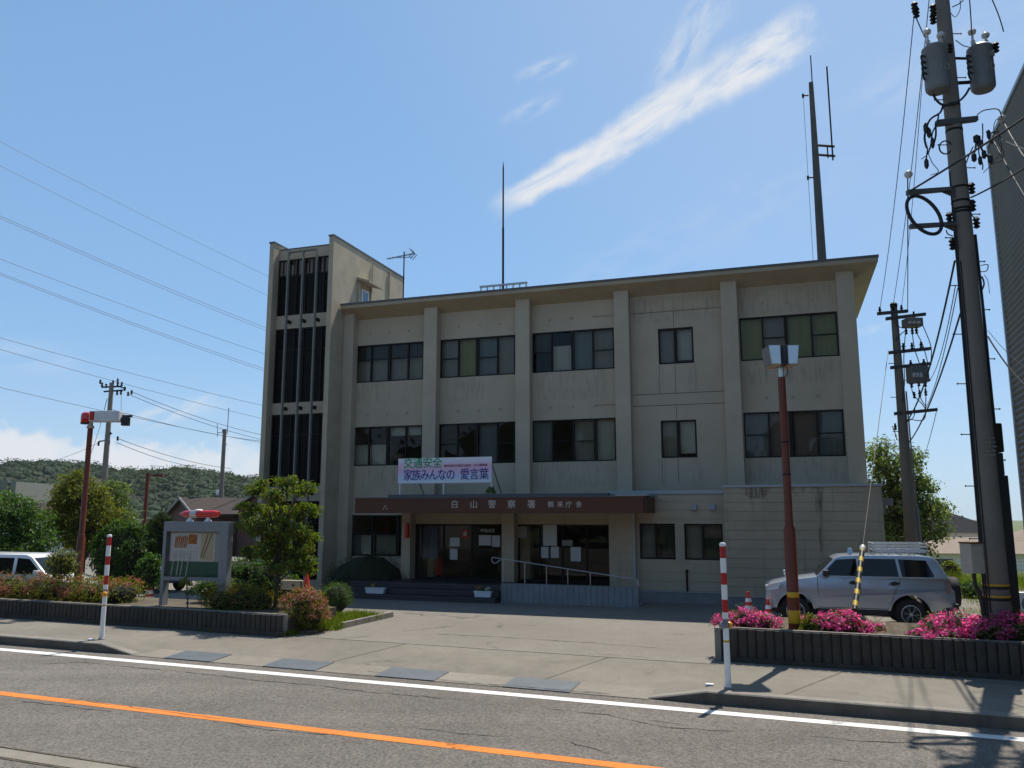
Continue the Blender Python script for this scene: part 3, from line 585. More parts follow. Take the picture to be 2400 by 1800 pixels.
# ground-floor extension with siding, wing, entrance
def boards(mb, x0, x1, y, z0, z1, h=.30, gap=.014, d=.02, holes=()):
    z = z0
    while z < z1 - .01:
        t = min(z + h - gap, z1)
        segs = [(x0, x1)]
        for (a, b, c, e) in holes:
            if t > c and z < e:
                segs = [s for q in segs for s in ((q[0], min(q[1], a)), (max(q[0], b), q[1])) if s[1] - s[0] > .01]
        for a, b in segs: mb.box(a, b, y, y + d, z, t)
        z += h
def extension():
    x0, x1, y = 1.02, 4.98, -1.8
    holes = ((2.05, 3.27, 1.44, 2.65), (3.58, 4.86, 1.44, 2.65))
    b = MB(); boards(b, x0, x1, y - .022, .42, 3.62, holes=holes); b.build('siding', M['siding'], st)
    w = MB()
    for a, c in ((x0, 2.05), (3.27, 3.58), (4.86, x1)): w.box(a, c, y, y + .15, .0, 3.62)
    for a, c in ((2.05, 3.27), (3.58, 4.86)): w.box(a, c, y, y + .15, 0, 1.44); w.box(a, c, y, y + .15, 2.65, 3.62)
    w.build('extension_wall', M['siding'], st)
    w = MB(); w.box(x0, x1, y - .0, -.43, 3.625, 3.66); w.build('extension_roof', M['flash'], st)
    f = MB(); f.box(x0 - .05, x1 + .0, y - .07, y + .1, 3.662, 3.78); f.build('roof_flashing', M['flash'], st)
    p = MB(); p.box(1.95, x1, y - .05, y - .001, 0, .36); p.build('plinth', M['plinth'], st)
    p = MB(); p.box(1.95, x1, y - .075, y - .024, .362, .40); p.build('plinth_trim', M['flash'], st)
    window(2.05, 3.27, 1.44, 2.65, y + .02, (.46,), (), [(0, .46, 0, 1, 'blue'), (.62, .95, .06, .94, 'dgreen'), (.82, .9, .1, .75, 'pale')], fw=.05)
    window(3.58, 4.86, 1.44, 2.65, y + .02, (.48,), (), [(0, .47, 0, 1, 'gray'), (.5, .98, .6, 1, 'mauve'), (.5, 1, 0, .6, 'dgreen')], fw=.05)
    for x in (3.95, 4.56):
        v = MB(); v.box(x - .085, x + .085, y - .13, y - .022, 3.10, 3.30); v.box(x - .065, x + .065, y - .14, y - .131, 3.12, 3.28)
        v.build('vent_cap', mat('vent_grey', (.28, .30, .36), .5), st, bevel=.008)
    p = MB(); p.tube([(3.63, y - .07, .4), (3.63, y - .07, 1.05)], .035, 8); p.lathe((3.63, y - .07, 1.05), [(.05, 0), (.05, .05), (.02, .07)], 8); p.build('pipe_stub', M['bronze'], st)
    p = MB(); p.tube([(4.93, y - .06, 3.3), (4.93, y - .06, .4)], .035, 8); p.build('downpipe', M['siding'], st)
    x0, x1, y, y1 = 4.985, 9.78, -2.5, 1.2
    b = MB(); boards(b, x0, x1, y - .022, .36, 3.82); b.build('wing_siding', M['wing'], st)
    w = MB(); w.box(x0, x1, y, y1, 0, 3.84); w.build('wing_wall', M['wing'], st)
    t = MB(); t.box(x0 - .03, x1 + .05, y - .06, y1 + .05, 3.842, 3.92); t.build('wing_coping', M['flash'], st)
    p = MB(); p.box(x0, x1, y - .05, y - .001, 0, .33); p.build('plinth', M['plinth'], st)
    p = MB(); p.box(x0, x1, y - .075, y - .024, .332, .36); p.build('plinth_trim', M['flash'], st)
    v = MB(); v.box(x1, x1 + .55, -.4, -.15, 3.25, 3.5); v.box(x1 + .06, x1 + .3, -.38, -.17, 2.98, 3.24); v.build('vent_duct', M['gray'], st)
    sm = bpy.data.materials.new('run_off_stain'); sm.use_nodes = True; nt = sm.node_tree; N = nt.nodes; L = nt.links; bs = N['Principled BSDF']; bs.inputs['Base Color'].default_value = (.06, .052, .042, 1); bs.inputs['Roughness'].default_value = .95
    tc = N.new('ShaderNodeTexCoord'); mp_n = N.new('ShaderNodeMapping'); mp_n.inputs['Scale'].default_value = (9, 1, 1.3); L.new(tc.outputs['Object'], mp_n.inputs[0]); nz = N.new('ShaderNodeTexNoise'); nz.inputs['Scale'].default_value = 1.4; nz.inputs['Detail'].default_value = 7; L.new(mp_n.outputs[0], nz.inputs[0])
    mr = N.new('ShaderNodeMapRange'); mr.inputs['From Min'].default_value = .40; mr.inputs['From Max'].default_value = .72; mr.inputs['To Max'].default_value = .55; L.new(nz.outputs['Fac'], mr.inputs[0]); L.new(mr.outputs[0], bs.inputs['Alpha'])
    X = FL(1650 + 800 / 2.949, 1150 + 200 / 2.949, y)[0]
    for xc, top, ln, w0 in ((X, 3.83, .95, .17), (X + .03, 2.9, 2.2, .10), (X - .6, 3.83, .3, .25), (X - 1.9, 3.83, .35, .5)):
        s = MB(); n = 12; V = []
        for i in range(n + 1): z = top - ln * i / n; ww = w0 * (1 - .5 * i / n) * random.uniform(.85, 1.1); V += [(xc - ww, y - .0245, z), (xc + ww, y - .0245, z)]
        s.add(V, [(2 * i, 2 * i + 1, 2 * i + 3, 2 * i + 2) for i in range(n)]); s.build('water_stain', sm, st)
extension()
fm = bpy.data.materials.new('faint_streak'); fm.use_nodes = True
def faint():
    nt = fm.node_tree; N = nt.nodes; L = nt.links; bs = N['Principled BSDF']; bs.inputs['Base Color'].default_value = (.10, .085, .065, 1); bs.inputs['Roughness'].default_value = .95
    tc = N.new('ShaderNodeTexCoord'); mp_n = N.new('ShaderNodeMapping'); mp_n.inputs['Scale'].default_value = (7, 1, .9); L.new(tc.outputs['Object'], mp_n.inputs[0]); nz = N.new('ShaderNodeTexNoise'); nz.inputs['Scale'].default_value = 1.6; nz.inputs['Detail'].default_value = 7; L.new(mp_n.outputs[0], nz.inputs[0])
    mr = N.new('ShaderNodeMapRange'); mr.inputs['From Min'].default_value = .45; mr.inputs['From Max'].default_value = .75; mr.inputs['To Max'].default_value = .22; L.new(nz.outputs['Fac'], mr.inputs[0]); L.new(mr.outputs[0], bs.inputs['Alpha'])
    for x0, x1, z0, z1, y in ((2.5, 2.8, 7.45, 8.5, -.003), (3.7, 4.1, 7.5, 8.5, -.003), (2.5, 2.8, 4.0, 5.0, -.003), (3.75, 4.1, 4.0, 5.0, -.003), (-10.2, -8.6, 7.6, 8.48, -.003), (-6.2, -4.4, 7.5, 8.48, -.003), (-2.2, .6, 7.4, 8.48, -.003), (5.8, 8.8, 7.6, 8.48, -.003), (-2.3, .8, 4.0, 4.95, -.003), (5.7, 8.9, 4.1, 4.95, -.003), (-9.9, -7.4, 4.1, 4.95, -.003), (1.7, 4.9, 10.2, 11.2, -.003), (5.7, 8.9, 10.2, 11.2, -.003)):
        s = MB(); s.quad((x0, y, z0), (x1, y, z0), (x1, y, z1), (x0, y, z1)); s.build('rain_streak', fm, st)
faint()

CO = None
def entrance():
    global CO
    yc, y1 = -4.0, -1.85
    cl, cr = -7.85, 2.58
    # canopy
    c = MB(); c.prism([(yc, 3.01), (yc, 3.50), (-.43, 3.50), (-.43, 3.01)], lambda a, b: (cl + .03, a, b), lambda a, b: (cr - .03, a, b))
    c.build('canopy_slab', M['soffit'], st)
    f = MB(); f.box(cl, cr, yc - .06, yc - .002, 3.0, 3.53); f.box(cl - .04, cl + .028, yc - .002, -.43, 3.0, 3.53); f.box(cr - .028, cr + .04, yc - .002, -1.9, 3.0, 3.53)
    CO = f.build('canopy_fascia', M['fascia'], st)
    t = MB(); t.box(cl + 1.2, cr - 1.2, yc + .15, yc + .6, 3.502, 3.66); t.box(cl - .06, cr + .06, yc - .09, yc + .12, 3.532, 3.56); t.build('canopy_edge', M['roofedge'], st)
    t = MB(); t.box(cr - .9, cr + .14, yc - .12, -1.9, 3.562, 3.60); t.build('canopy_flashing', M['flash'], st)
    for s, px, sz in (('白', 1065.5, .30), ('山', 1110.3, .30), ('警', 1153.4, .30), ('察', 1199, .30), ('署', 1245.6, .30), ('鶴', 1291, .22), ('来', 1313, .22), ('庁', 1333, .22), ('舎', 1356.6, .22)):
        x, z = FL(px, 1183, yc - .06); text(s, sz, M['letter'], CO, (x, yc - .062, z), .008, 'letter')
    x, z = FL(903, 1190, yc - .06); text('八', .2, M['letter'], CO, (x, yc - .062, z), .006, 'letter')
    # columns
    for x0, x1 in ((-6.99, -6.62), (-2.96, -2.48)):
        c = MB(); c.box(x0, x1, -2.0, -1.45, .53, 2.998); c.build('column', M['siding'], st, bevel=.01)
    w = MB(); w.box(1.0, 1.9, -1.98, -1.82, 0, 2.998); w.box(1.0, 1.12, -1.818, -.1, 0, 2.998); o = w.build('entrance_wall', M['siding'], st)
    b = MB(); boards(b, 1.25, 1.9, -2.0, .45, 2.98); b.build('siding', M['siding'], st)
    b = MB(); b.box(1.86, 1.93, -2.06, -2.003, .3, 3.7); b.build('downpipe', M['flash'], st)
    # bulkhead, glazing
    b = MB(); b.box(-6.62, -2.96, -1.56, -1.4, 2.60, 2.998); b.box(-2.48, 1.0, -1.56, -1.4, 2.60, 2.998); b.build('bulkhead', M['siding'], st)
    b = MB(); b.box(-6.9, -6.6, -1.45, -.0, .5, 2.998); b.build('lobby_side', M['inner'], st)
    def glazed(name, x0, x1, mx, z0=.55, z1=2.60):
        f = MB(); y = -1.5
        f.box(x0, x1, y - .04, y + .04, z0, z0 + .07); f.box(x0, x1, y - .04, y + .04, z1 - .06, z1)
        for x in [x0 + .03] + mx + [x1 - .03]: f.box(x - .03, x + .03, y - .038, y + .038, z0 + .07, z1 - .06)
        fo = f.build(name, M['bronze'], st)
        g = MB(); g.quad((x0, y, z0), (x1, y, z0), (x1, y, z1), (x0, y, z1)); g.build('pane', M['glass'], fo); return fo
    gx = [FL(800 + a / 3.687, 1300, -1.5)[0] for a in (885, 1130)]
    glazed('entrance_door', -6.62, -2.96, gx)
    gx = [FL(1200 + a / 3.687, 1300, -1.5)[0] for a in (245, 440, 650)]
    glazed('lobby_window', -2.48, 1.0, gx)
    # lobby inside
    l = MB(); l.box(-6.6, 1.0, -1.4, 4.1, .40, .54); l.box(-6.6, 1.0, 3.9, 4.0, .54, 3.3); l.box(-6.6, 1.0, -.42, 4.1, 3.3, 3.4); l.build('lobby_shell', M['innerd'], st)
    l = MB(); l.box(-4.6, 0.3, 2.2, 2.8, .54, 1.55); l.box(-4.7, .4, 2.15, 2.85, 1.552, 1.6); l.build('reception_counter', M['inner'], st)
    c = MB(); a = FL(800 + 705 / 3.687, 1300, -1.1)[0]; b_ = FL(800 + 830 / 3.687, 1300, -1.1)[0]; n = 12
    V = []
    for i in range(n + 1): V += [(a + (b_ - a) * i / n, -1.1 + (.03 if i % 2 else 0), 1.25), (a + (b_ - a) * i / n, -1.1 + (.03 if i % 2 else 0), 2.5)]
    c.add(V, [(2 * i, 2 * i + 2, 2 * i + 3, 2 * i + 1) for i in range(n)]); c.build('curtain', mat('curtain_blue', (.15, .17, .26), .9), st)
    d = MB(); d.box(a - .22, a - .08, -1.15, -1.1, 1.3, 2.5); d.build('curtain_edge', M['bl_pale'], st)
    # "POLICE" lettering on the glass over a dark strip
    x0, z1 = FL(800 + 1180 / 3.687, 1020 + 800 / 3.687, -1.53); x1, z0 = FL(800 + 1370 / 3.687, 1020 + 852 / 3.687, -1.53)
    text('POLICE', .17, mat('white_letter', (.7, .7, .7), .6), st, ((x0 + x1) / 2 - .04, -1.545, (z0 + z1) / 2), .003, 'door_lettering')
entrance()
NOT = [((945, 885, 1030, 960), 'cream notice taped on the left door glass, above a white one'), ((945, 980, 1010, 1075), 'white notice with picture low on the left door glass'), ((1195, 862, 1300, 952), 'white notice under the POLICE lettering on the door'),
       ((1308, 865, 1378, 965), 'white notice beside the middle entrance column'), ((1748, 775, 1868, 955), 'tall white notice high on the lobby window'), ((1732, 962, 1795, 1060), 'left one of two white sheets below the tall notice'),
       ((1815, 962, 1885, 1060), 'right one of two white sheets below the tall notice'), ((1985, 965, 2075, 1090), 'bluish white notice alone on the lobby window'), ((1912, 905, 2003, 955), 'dim wide notice right of the tall one on the lobby window'), ((1530, 790, 1610, 885), 'grey notice at the left end of the lobby window')]
for (a, b, c, d), lb in NOT:
    x0, z1 = FL(800 + a / 3.687, 1020 + b / 3.687, -1.47); x1, z0 = FL(800 + c / 3.687, 1020 + d / 3.687, -1.47)
    n = MB(); n.box(0, x1 - x0, 0, .004, 0, z1 - z0); o = n.build('paper_notice', M['paper'] if 'dim' not in lb and 'grey' not in lb else M['bl_gray']); o.location = BL(x0, -1.55, z0); o.rotation_euler = (0, 0, -BA); tag(o, lb, 'notice', 'paper notices on the entrance glass')
x0, z1 = FL(800 + 1052 / 3.687, 1020 + 815 / 3.687, -1.47); x1, z0 = FL(800 + 1100 / 3.687, 1020 + 892 / 3.687, -1.47)
r_ = thing('red_sign', 'small red sign with pale square hanging inside the entrance door', 'sign', BL(x0, -1.55, z0), -BA)
n = MB(); n.box(0, x1 - x0, 0, .01, 0, z1 - z0); n.build('plate', M['red'], r_); n = MB(); n.box(.05, x1 - x0 - .05, -.004, -.001, .1, z1 - z0 - .08); n.build('symbol', M['bl_pale'], r_)
# red police lamp on the left column
x, z = FL(800 + 566 / 3.687, 1020 + 825 / 3.687, -2.1)
r_ = thing('wall_lamp', 'long upright red lamp on the left entrance column', 'lamp', BL(x, -2.1, z), -BA)
n = MB(); n.lathe((0, 0, 0), [(.05, -.28), (.085, -.27), (.085, .27), (.05, .28)], 14); n.build('red_face', M['redlens'], r_, smooth=True)
n = MB(); n.box(-.03, .03, .06, .1, -.2, .2); n.build('bracket', M['plast'], r_)
# steps and ramp
def entrance_ground():
    s = thing('entrance_steps', 'dark tiled steps in front of the entrance doors', 'steps', BL(-5.5, -3.6, 0), -BA)
    for k in range(3):
        b = MB(); y0 = -.34 + .32 * k
        b.box(-2.9, 3.0, y0, 2.1, .185 * k + (.001 if k else 0), .185 * (k + 1)); b.build('step', M['steps'], s, bevel=.008)
    r = thing('ramp', 'entrance ramp behind a grooved grey concrete side wall', 'ramp', BL(-.1, -3.4, 0), -BA)
    L = 2.36; w = MB(); n = 24
    for i in range(n):
        a = -L + 2 * L * i / n; w.box(a + .006, a + 2 * L / n - .006, -.10, .02, .0, .635)
    w.box(-L, L, -.075, .0, .0, .63); w.build('side_wall', mat('ramp_concrete', (.225, .235, .245), .9, .15, 2, .2, 40, streak=.4, streak_col=(.08, .08, .085)), r)
    d = MB(); d.prism([(-L, .54), (L, .04), (L, 0), (-L, 0)], lambda a, b: (a, .03, b), lambda a, b: (a, 1.35, b)); d.build('ramp_slope', M['plinth'], r)
    h = thing('handrail', 'thin steel handrail sloping down along the ramp', 'handrail', BL(-.1, -3.36, .63), -BA)
    zl = lambda x: (1.47 - .63) + (x + 2.55) / (2.32 + 2.55) * (.86 - 1.47)
    t = MB(); cur = [(-2.42, 0, .78), (-2.62, 0, .66), (-2.74, 0, .74), (-2.72, 0, .86), (-2.58, 0, zl(-2.55))]
    t.tube(wiggle(cur, 4) + [(x, 0, zl(x)) for x in (-1.5, 0, 1.5, 2.2)] + [(2.33, 0, zl(2.3) - .03), (2.35, 0, zl(2.3) - .2)], .015, 8); t.build('rail', M['steel'], h, smooth=True)
    for px in (1395, 1585, 1772, 1956, 2150):
        x = FL(800 + px / 3.687, 1330, -3.36)[0] + .1; t = MB(); t.tube([(x, 0, 0), (x, 0, zl(x))], .013, 8); t.build('post', M['steel'], h)
    t = MB(); t.tube([(2.3, 0, 0), (2.3, 0, zl(2.3))], .016, 8); t.build('post', M['steel'], h)
entrance_ground()

# ---------------------------------------------------------------- banner, planters, weeds on the canopy
def banner():
    x0, x1, z0, z1, y = -6.44, -2.81, 4.07, 4.97, -3.5
    b = thing('banner_sign', 'long white and pink traffic safety banner standing on the brown canopy', 'banner', BL((x0 + x1) / 2, y, 3.59), -BA)
    W = (x1 - x0) / 2; h0, h1 = z0 - 3.59, z1 - 3.59
    p = MB(); p.box(-W, W, 0, .03, h0, h1)
    bm_ = bpy.data.materials.new('banner_print'); bm_.use_nodes = True; nt = bm_.node_tree; N = nt.nodes; L = nt.links; bs = N['Principled BSDF']; bs.inputs['Roughness'].default_value = .7
    tc = N.new('ShaderNodeTexCoord'); sx = N.new('ShaderNodeSeparateXYZ'); L.new(tc.outputs['Object'], sx.inputs[0]); cr = N.new('ShaderNodeValToRGB'); mr = N.new('ShaderNodeMapRange'); mr.inputs['From Min'].default_value = h0; mr.inputs['From Max'].default_value = h1; L.new(sx.outputs['Z'], mr.inputs[0]); L.new(mr.outputs[0], cr.inputs[0])
    e = cr.color_ramp.elements; e[0].position = .05; e[0].color = (.62, .70, .80, 1); e[1].position = 1; e[1].color = (.72, .74, .76, 1)
    for q, c in ((.25, (.50, .58, .80)), (.52, (.66, .45, .64)), (.72, (.70, .50, .62)), (.86, (.66, .66, .76))): k = e.new(q); k.color = (*c, 1)
    L.new(cr.outputs[0], bs.inputs['Base Color'])
    p.build('panel', bm_, b)
    gm = mat('green_letter', (.01, .30, .12), .6); nm = mat('navy_letter', (.022, .03, .20), .6); rm = mat('crimson_letter', (.22, .02, .06), .6); wm = M['white']
    for i, ch in enumerate('交通安全'): text(ch, .40, gm, b, (-W + .40 + i * .385, -.006, h0 + .70), .004, 'letter', bold=.004, sx=.98)
    s = '鶴来地区交通安全協会'
    text(s, .104, rm, b, (.52, -.006, h0 + .60), .003, 'letter'); text('・', .104, rm, b, (1.09, -.006, h0 + .60), .003, 'letter'); text('白山警察署', .104, rm, b, (1.40, -.006, h0 + .605), .003, 'letter')
    for i, ch in enumerate('家族みんなの'): text(ch, .43, nm, b, (-W + .40 + i * .335, -.006, h0 + .27), .004, 'letter', bold=.002, sx=.86)
    for i, ch in enumerate('愛言葉'): text(ch, .43, nm, b, (-W + 2.62 + i * .36, -.006, h0 + .27), .004, 'letter', bold=.002, sx=.86)
    for x in (-W + .06, -.03, W - .03): l = MB(); l.box(x - .02, x + .02, .032, .07, 0, h1 - .05); l.build('post', M['white'], b)
    for x in (-W + .55, W - .02): l = MB(); l.tube([(x, .05, h1 - .22), (x + .02, 1.15, 0)], .018, 8); l.build('brace', M['plast'], b)
    f = MB(); f.box(-W, W, .031, .06, h0 - .02, h0 + .02); f.build('bottom_rail', M['metal'], b)
banner()

# ---------------------------------------------------------------- vegetation
def leafcloud(mb, centers, sig, n, size, mi=0, flat=0.0, outward=None, asp=1.9, r=rng):
    """n leaf-sized rhombic faces gathered round the clump centres"""
    C = np.array(centers, float); k = len(C); idx = r.integers(0, k, n)
    S = np.array(sig, float); S = S[idx] if S.ndim == 2 else np.broadcast_to(S, (n, 3))
    P = C[idx] + np.clip(r.normal(0, 1, (n, 3)), -2, 2) * S
    nrm = r.normal(0, 1, (n, 3)); nrm[:, 2] = np.abs(nrm[:, 2]) + flat
    if outward is not None: o = P - np.array(outward); o /= np.linalg.norm(o, axis=1, keepdims=True) + 1e-6; nrm += o * 1.2
    nrm /= np.linalg.norm(nrm, axis=1, keepdims=True)
    t = np.cross(nrm, r.normal(0, 1, (n, 3))); t /= np.linalg.norm(t, axis=1, keepdims=True) + 1e-6; b = np.cross(nrm, t)
    s = (size * r.uniform(.6, 1.35, n))[:, None]
    tip = nrm * s * .18
    V = np.stack([P - t * s * .5, P + b * s * .5 / asp + tip, P + t * s * .5, P - b * s * .5 / asp + tip], 1).reshape(-1, 3)
    mb.arr(V, np.arange(n * 4).reshape(n, 4), mi)
def shell(c, rad, k, lo=.55, hi=1.0, zmin=-1, r=rng):
    d = r.normal(0, 1, (k * 3, 3)); d /= np.linalg.norm(d, axis=1, keepdims=True); d = d[d[:, 2] > zmin][:k]
    q = r.uniform(lo ** 2, hi ** 2, (len(d), 1)) ** .5
    return np.array(c) + d * q * np.array(rad)
def tree(name, label, base, blobs, leaf, lm, n, trunk=(.12, .05), cat='tree', group=None, clump=.16, kcl=26, bark='bark', limbs=True):
    """blobs: (x, y, z, rx, ry, rz) relative to the base; the crown keeps gaps between its clumps"""
    t = thing(name, label, cat, base, 0, group)
    tk = MB(); zs = [b[2] for b in blobs]; top = max(b[2] for b in blobs)
    tk.tube(wiggle([(0, 0, -.1), (.03, .02, top * .3), (-.03, .02, top * .6), (blobs[0][0] * .5, blobs[0][1] * .5, top)], 4), [trunk[0] + (trunk[1] * .4 - trunk[0]) * i / 12 for i in range(13)], 8)
    if limbs:
        for x, y, z, rx, ry, rz in blobs:
            z0 = z * random.uniform(.35, .6); tk.tube(wiggle([(0, 0, z0), (x * .45, y * .45, z0 + (z - z0) * .6), (x, y, z)], 4), [trunk[1] * (1 - .085 * i) for i in range(9)], 6)
            for q in range(3):
                d = shell((0, 0, 0), (rx, ry, rz), 1)[0]; tk.tube([(x * .7, y * .7, z0 + (z - z0) * .75), (x + d[0] * .5, y + d[1] * .5, z + d[2] * .4), (x + d[0] * .9, y + d[1] * .9, z + d[2] * .9)], [trunk[1] * .5, trunk[1] * .35, trunk[1] * .12], 5)
    tk.build('trunk', M[bark], t, smooth=True)
    tot = sum(b[3] * b[4] * b[5] for b in blobs) ; mb = MB()
    for b in blobs:
        w = max(.05, b[3] * b[4] * b[5] / tot); k = max(5, int(kcl * (b[3] * b[4] * b[5]) ** .333 / .5)); cs = shell(b[:3], b[3:], k)
        sg = np.stack([np.full(len(cs), clump) * rng.uniform(.6, 1.3, len(cs))] * 3, 1); sg[:, 2] *= .6
        leafcloud(mb, cs, sg, int(n * w), leaf, outward=b[:3])
    mb.build('crown', lm, t); return t
def bush(name, label, base, blobs, leaf, lm, n, cat='bush', group=None, core=.80, flowers=None, zmin=-.35, rz=0.0):
    t = thing(name, label, cat, base, rz, group); c = MB(); mb = MB(); tot = sum((b[3] * b[4] + b[4] * b[5] + b[3] * b[5]) for b in blobs)
    fl = MB()
    for b in blobs:
        if core: c.ellip(b[:3], b[3] * core, b[4] * core, b[5] * core, 14, 8, 0, .12)
        w = (b[3] * b[4] + b[4] * b[5] + b[3] * b[5]) / tot; k = max(110, int(200 * w)); cs = shell(b[:3], b[3:], k, .84, 1.05, zmin)
        leafcloud(mb, cs, (max(min(.07, b[3] * .2), b[3] * .085),) * 3, int(n * w * .72), leaf * 1.12, outward=b[:3])
        if flowers:
            fm, fn, fs, fk = flowers; cs = shell(b[:3], b[3:], max(8, int(fk * w)), .96, 1.08, -.15); leafcloud(fl, cs, (.055, .055, .04), int(fn * w), fs, asp=1.25, outward=b[:3])
    if core: c.build('dark_core', M['core'], t)
    mb.build('leaves', lm, t)
    if flowers: fl.build('blossoms', flowers[0], t)
    return t

# planter walls of upright half-round concrete posts
def palisade(name, label, u0, u1, v, h, pitch, root_u):
    o = thing(name, label, 'planter wall', UV(root_u, v, 0), -RB); n = int((u1 - u0) / pitch); m = MB()
    a0 = u0 - root_u
    for i in range(n):
        x = a0 + i * pitch; hh = h * 1.0 + random.uniform(-.008, .004); dv = random.uniform(-.008, .008); P = []
        for j in range(7): t = math.pi * j / 6; P.append((x + pitch / 2 - math.cos(t) * pitch * .47, dv - .055 * math.sin(t) ** .6))
        P += [(x + pitch * .97, .07), (x + pitch * .03, .07)]
        m.prism(P, lambda a, b: (a, b, hh - .01), lambda a, b: (a, b, .10))
    m.build('posts', M['palisade'], o)
    b = MB(); b.box(a0, u1 - root_u, -.085, .10, -.05, .098); b.build('footing', M['palisade'], o)
    b = MB(); b.box(a0 - .0, u1 - root_u, .03, .13, .10, h + .012); b.build('backing', M['kerb'], o)
    return o
palisade('planter_wall', 'long dark planter wall of upright concrete posts under the faded azalea hedge', -40, -12.95, 17.2, .50, .155, -20)
palisade('planter_wall', 'dark planter wall of upright concrete posts under the pink azaleas', -2.45, 20, 17.75, .66, .178, 3)
mb = MB(); mb.box(-2.45, -2.35, 17.70, 21.2, 0, .672)
def uvbox(name, u0, u1, v0, v1, z0, z1, m):
    b = MB(); b.add([UV(u, v, z) for z in (z0, z1) for u, v in ((u0, v0), (u1, v0), (u1, v1), (u0, v1))], [(0, 3, 2, 1), (4, 5, 6, 7), (0, 1, 5, 4), (1, 2, 6, 5), (2, 3, 7, 6), (3, 0, 4, 7)]); return b.build(name, m)
tag(uvbox('planter_soil', -2.42, 20, 17.83, 20.4, 0, .615, M['soil']), kind='structure')
tag(uvbox('planter_soil', -40, -13.05, 17.30, 19.6, 0, .45, M['soil']), kind='structure')
o = uvbox('planter_kerb', -2.56, -2.44, 17.66, 20.5, 0, .665, M['kerb']); tag(o, 'plain concrete end of the right planter facing the driveway', 'planter end')
# small grass bed with edging stones beyond the left planter
e_ = thing('edging', 'low concrete edging stones round the small grass bed', 'edging', UV(-12.4, 18.9, 0), -RB)
for x0, x1, y0, y1 in ((-.06, .06, .62, 1.25), (-.06, .06, .0, .6), (-.06, .06, 1.27, 1.9), (-.06, .06, 1.92, 2.6), (-.55, -.08, -.02, .10)):
    b = MB(); b.box(x0, x1, y0, y1, 0, .15 if x1 > 0 else .1); b.build('stone', M['kerb'], e_, bevel=.01)
tag(uvbox('bed_soil', -13.6, -12.47, 17.6, 21.6, -.02, .08, M['soil']), kind='structure')
def grass(name, pts, h, n, m='grass', spread=.12):
    mb = MB(); P = np.array([(p.x, p.y, p.z) for p in pts]); idx = rng.integers(0, len(P), n); B = P[idx] + rng.normal(0, 1, (n, 3)) * np.array([spread, spread, 0])
    a = rng.uniform(0, 6.283, n); w = rng.uniform(.005, .011, n); hh = h * rng.uniform(.4, 1.25, n); lean = rng.normal(0, .35, (n, 2)) * hh[:, None]
    d = np.stack([np.cos(a) * w, np.sin(a) * w, np.zeros(n)], 1); T = B + np.stack([lean[:, 0], lean[:, 1], hh], 1)
    V = np.stack([B - d, B + d, T + d * .2, T - d * .2], 1).reshape(-1, 3); mb.arr(V, np.arange(n * 4).reshape(n, 4)); o = mb.build(name, M[m]); return tag(o, kind='stuff')
pts = [UV(random.uniform(-13.4, -12.5), random.uniform(17.9, 21.0), .07) for _ in range(160)]
grass('grass', pts, .16, 5200)
pts = [UV(random.uniform(-13.0, -12.75), random.uniform(17.25, 17.7), 0) for _ in range(14)] + [UV(random.uniform(-12.98, -12.3), 18.55 + random.uniform(-.25, .25), 0) for _ in range(30)]
grass('weeds', pts, .13, 900, spread=.06)
pts = [UV(random.uniform(-40, -13), 17.08, 0) for _ in range(30)] + [UV(random.uniform(-2, 8), 17.63, 0) for _ in range(12)]
grass('weeds', pts, .06, 500, spread=.03)

# left azalea hedges with browning blossom
FA = (M['l_hflower'], 5200, .05, 170)
hb = []
for i in range(13): u = -25.0 + i * .46; hb.append((u + 20, 18.35 - 17.2 + random.uniform(-.05, .05), .42 + .27, .42, .70, .40 + random.uniform(-.04, .05)))
t = bush('azalea_hedge', 'long clipped azalea hedge with faded reddish blossom on the left planter', UV(-20, 17.2, 0), hb, .052, M['l_hedge'], 19000, 'hedge', flowers=FA, zmin=-.95, rz=-RB, core=.60)
def at_uv(px, py, v, z=0):                     # point on the vertical plane v = const of the road frame
    r = Vector(ray(px, py)); k = (v - CAMV.dot(rn)) / r.dot(rn); return CAMV + r * k
c = at_uv(545, 1400, 18.2); c2 = at_uv(640, 1395, 18.2); c3 = at_uv(712, 1405, 18.0)
hb = [(0, 0, .72, .45, .5, .38), (.55, .1, .70, .5, .5, .40), (1.05, .15, .66, .5, .55, .42)]
bush('azalea_hedge', 'rounded azalea hedge with green tips under the maple tree', Vector((c.x - .25, c.y, 0)), [(-.05, 0, .66, .5, .5, .40), (.5, .05, .66, .5, .5, .42), (1.0, .05, .62, .5, .5, .40)], .05, M['l_hedge'], 7500, 'hedge', flowers=(M['l_hflower'], 500, .045, 40), zmin=-.95, core=.62)
bush('azalea_hedge', 'azalea bush with red faded blossom at the end of the left planter', Vector((c3.x, c3.y, 0)), [(0, 0, .66, .52, .5, .42), (.28, -.12, .40, .38, .4, .36)], .045, M['l_hedge'], 5000, 'hedge', flowers=(M['l_hflower'], 2200, .05, 70), zmin=-.95, core=.62)
bush('low_shrub', 'dark leafy plant growing at the foot of the planter corner', G(716, 1478), [(0, 0, .22, .25, .22, .26)], .07, M['l_dark'], 600, 'shrub', core=.6)
p = G(782, 1441); bush('clipped_bush', 'small clipped round green bush beside the driveway', p, [(0, .3, .42, .42, .42, .44)], .035, M['l_ball'], 7500, 'bush', core=.93)
# dark dome of a clipped bush against the building
bx = FL(800 + 235 / 3.687, 1300, -2.2)[0]
bush('clipped_bush', 'wide dark dome shaped bush at the foot of the stair tower', BL(bx, -2.2, 0), [(0, 0, .30, 1.55, 1.05, 1.12)], .05, M['l_dark'], 9000, 'bush', core=.95)

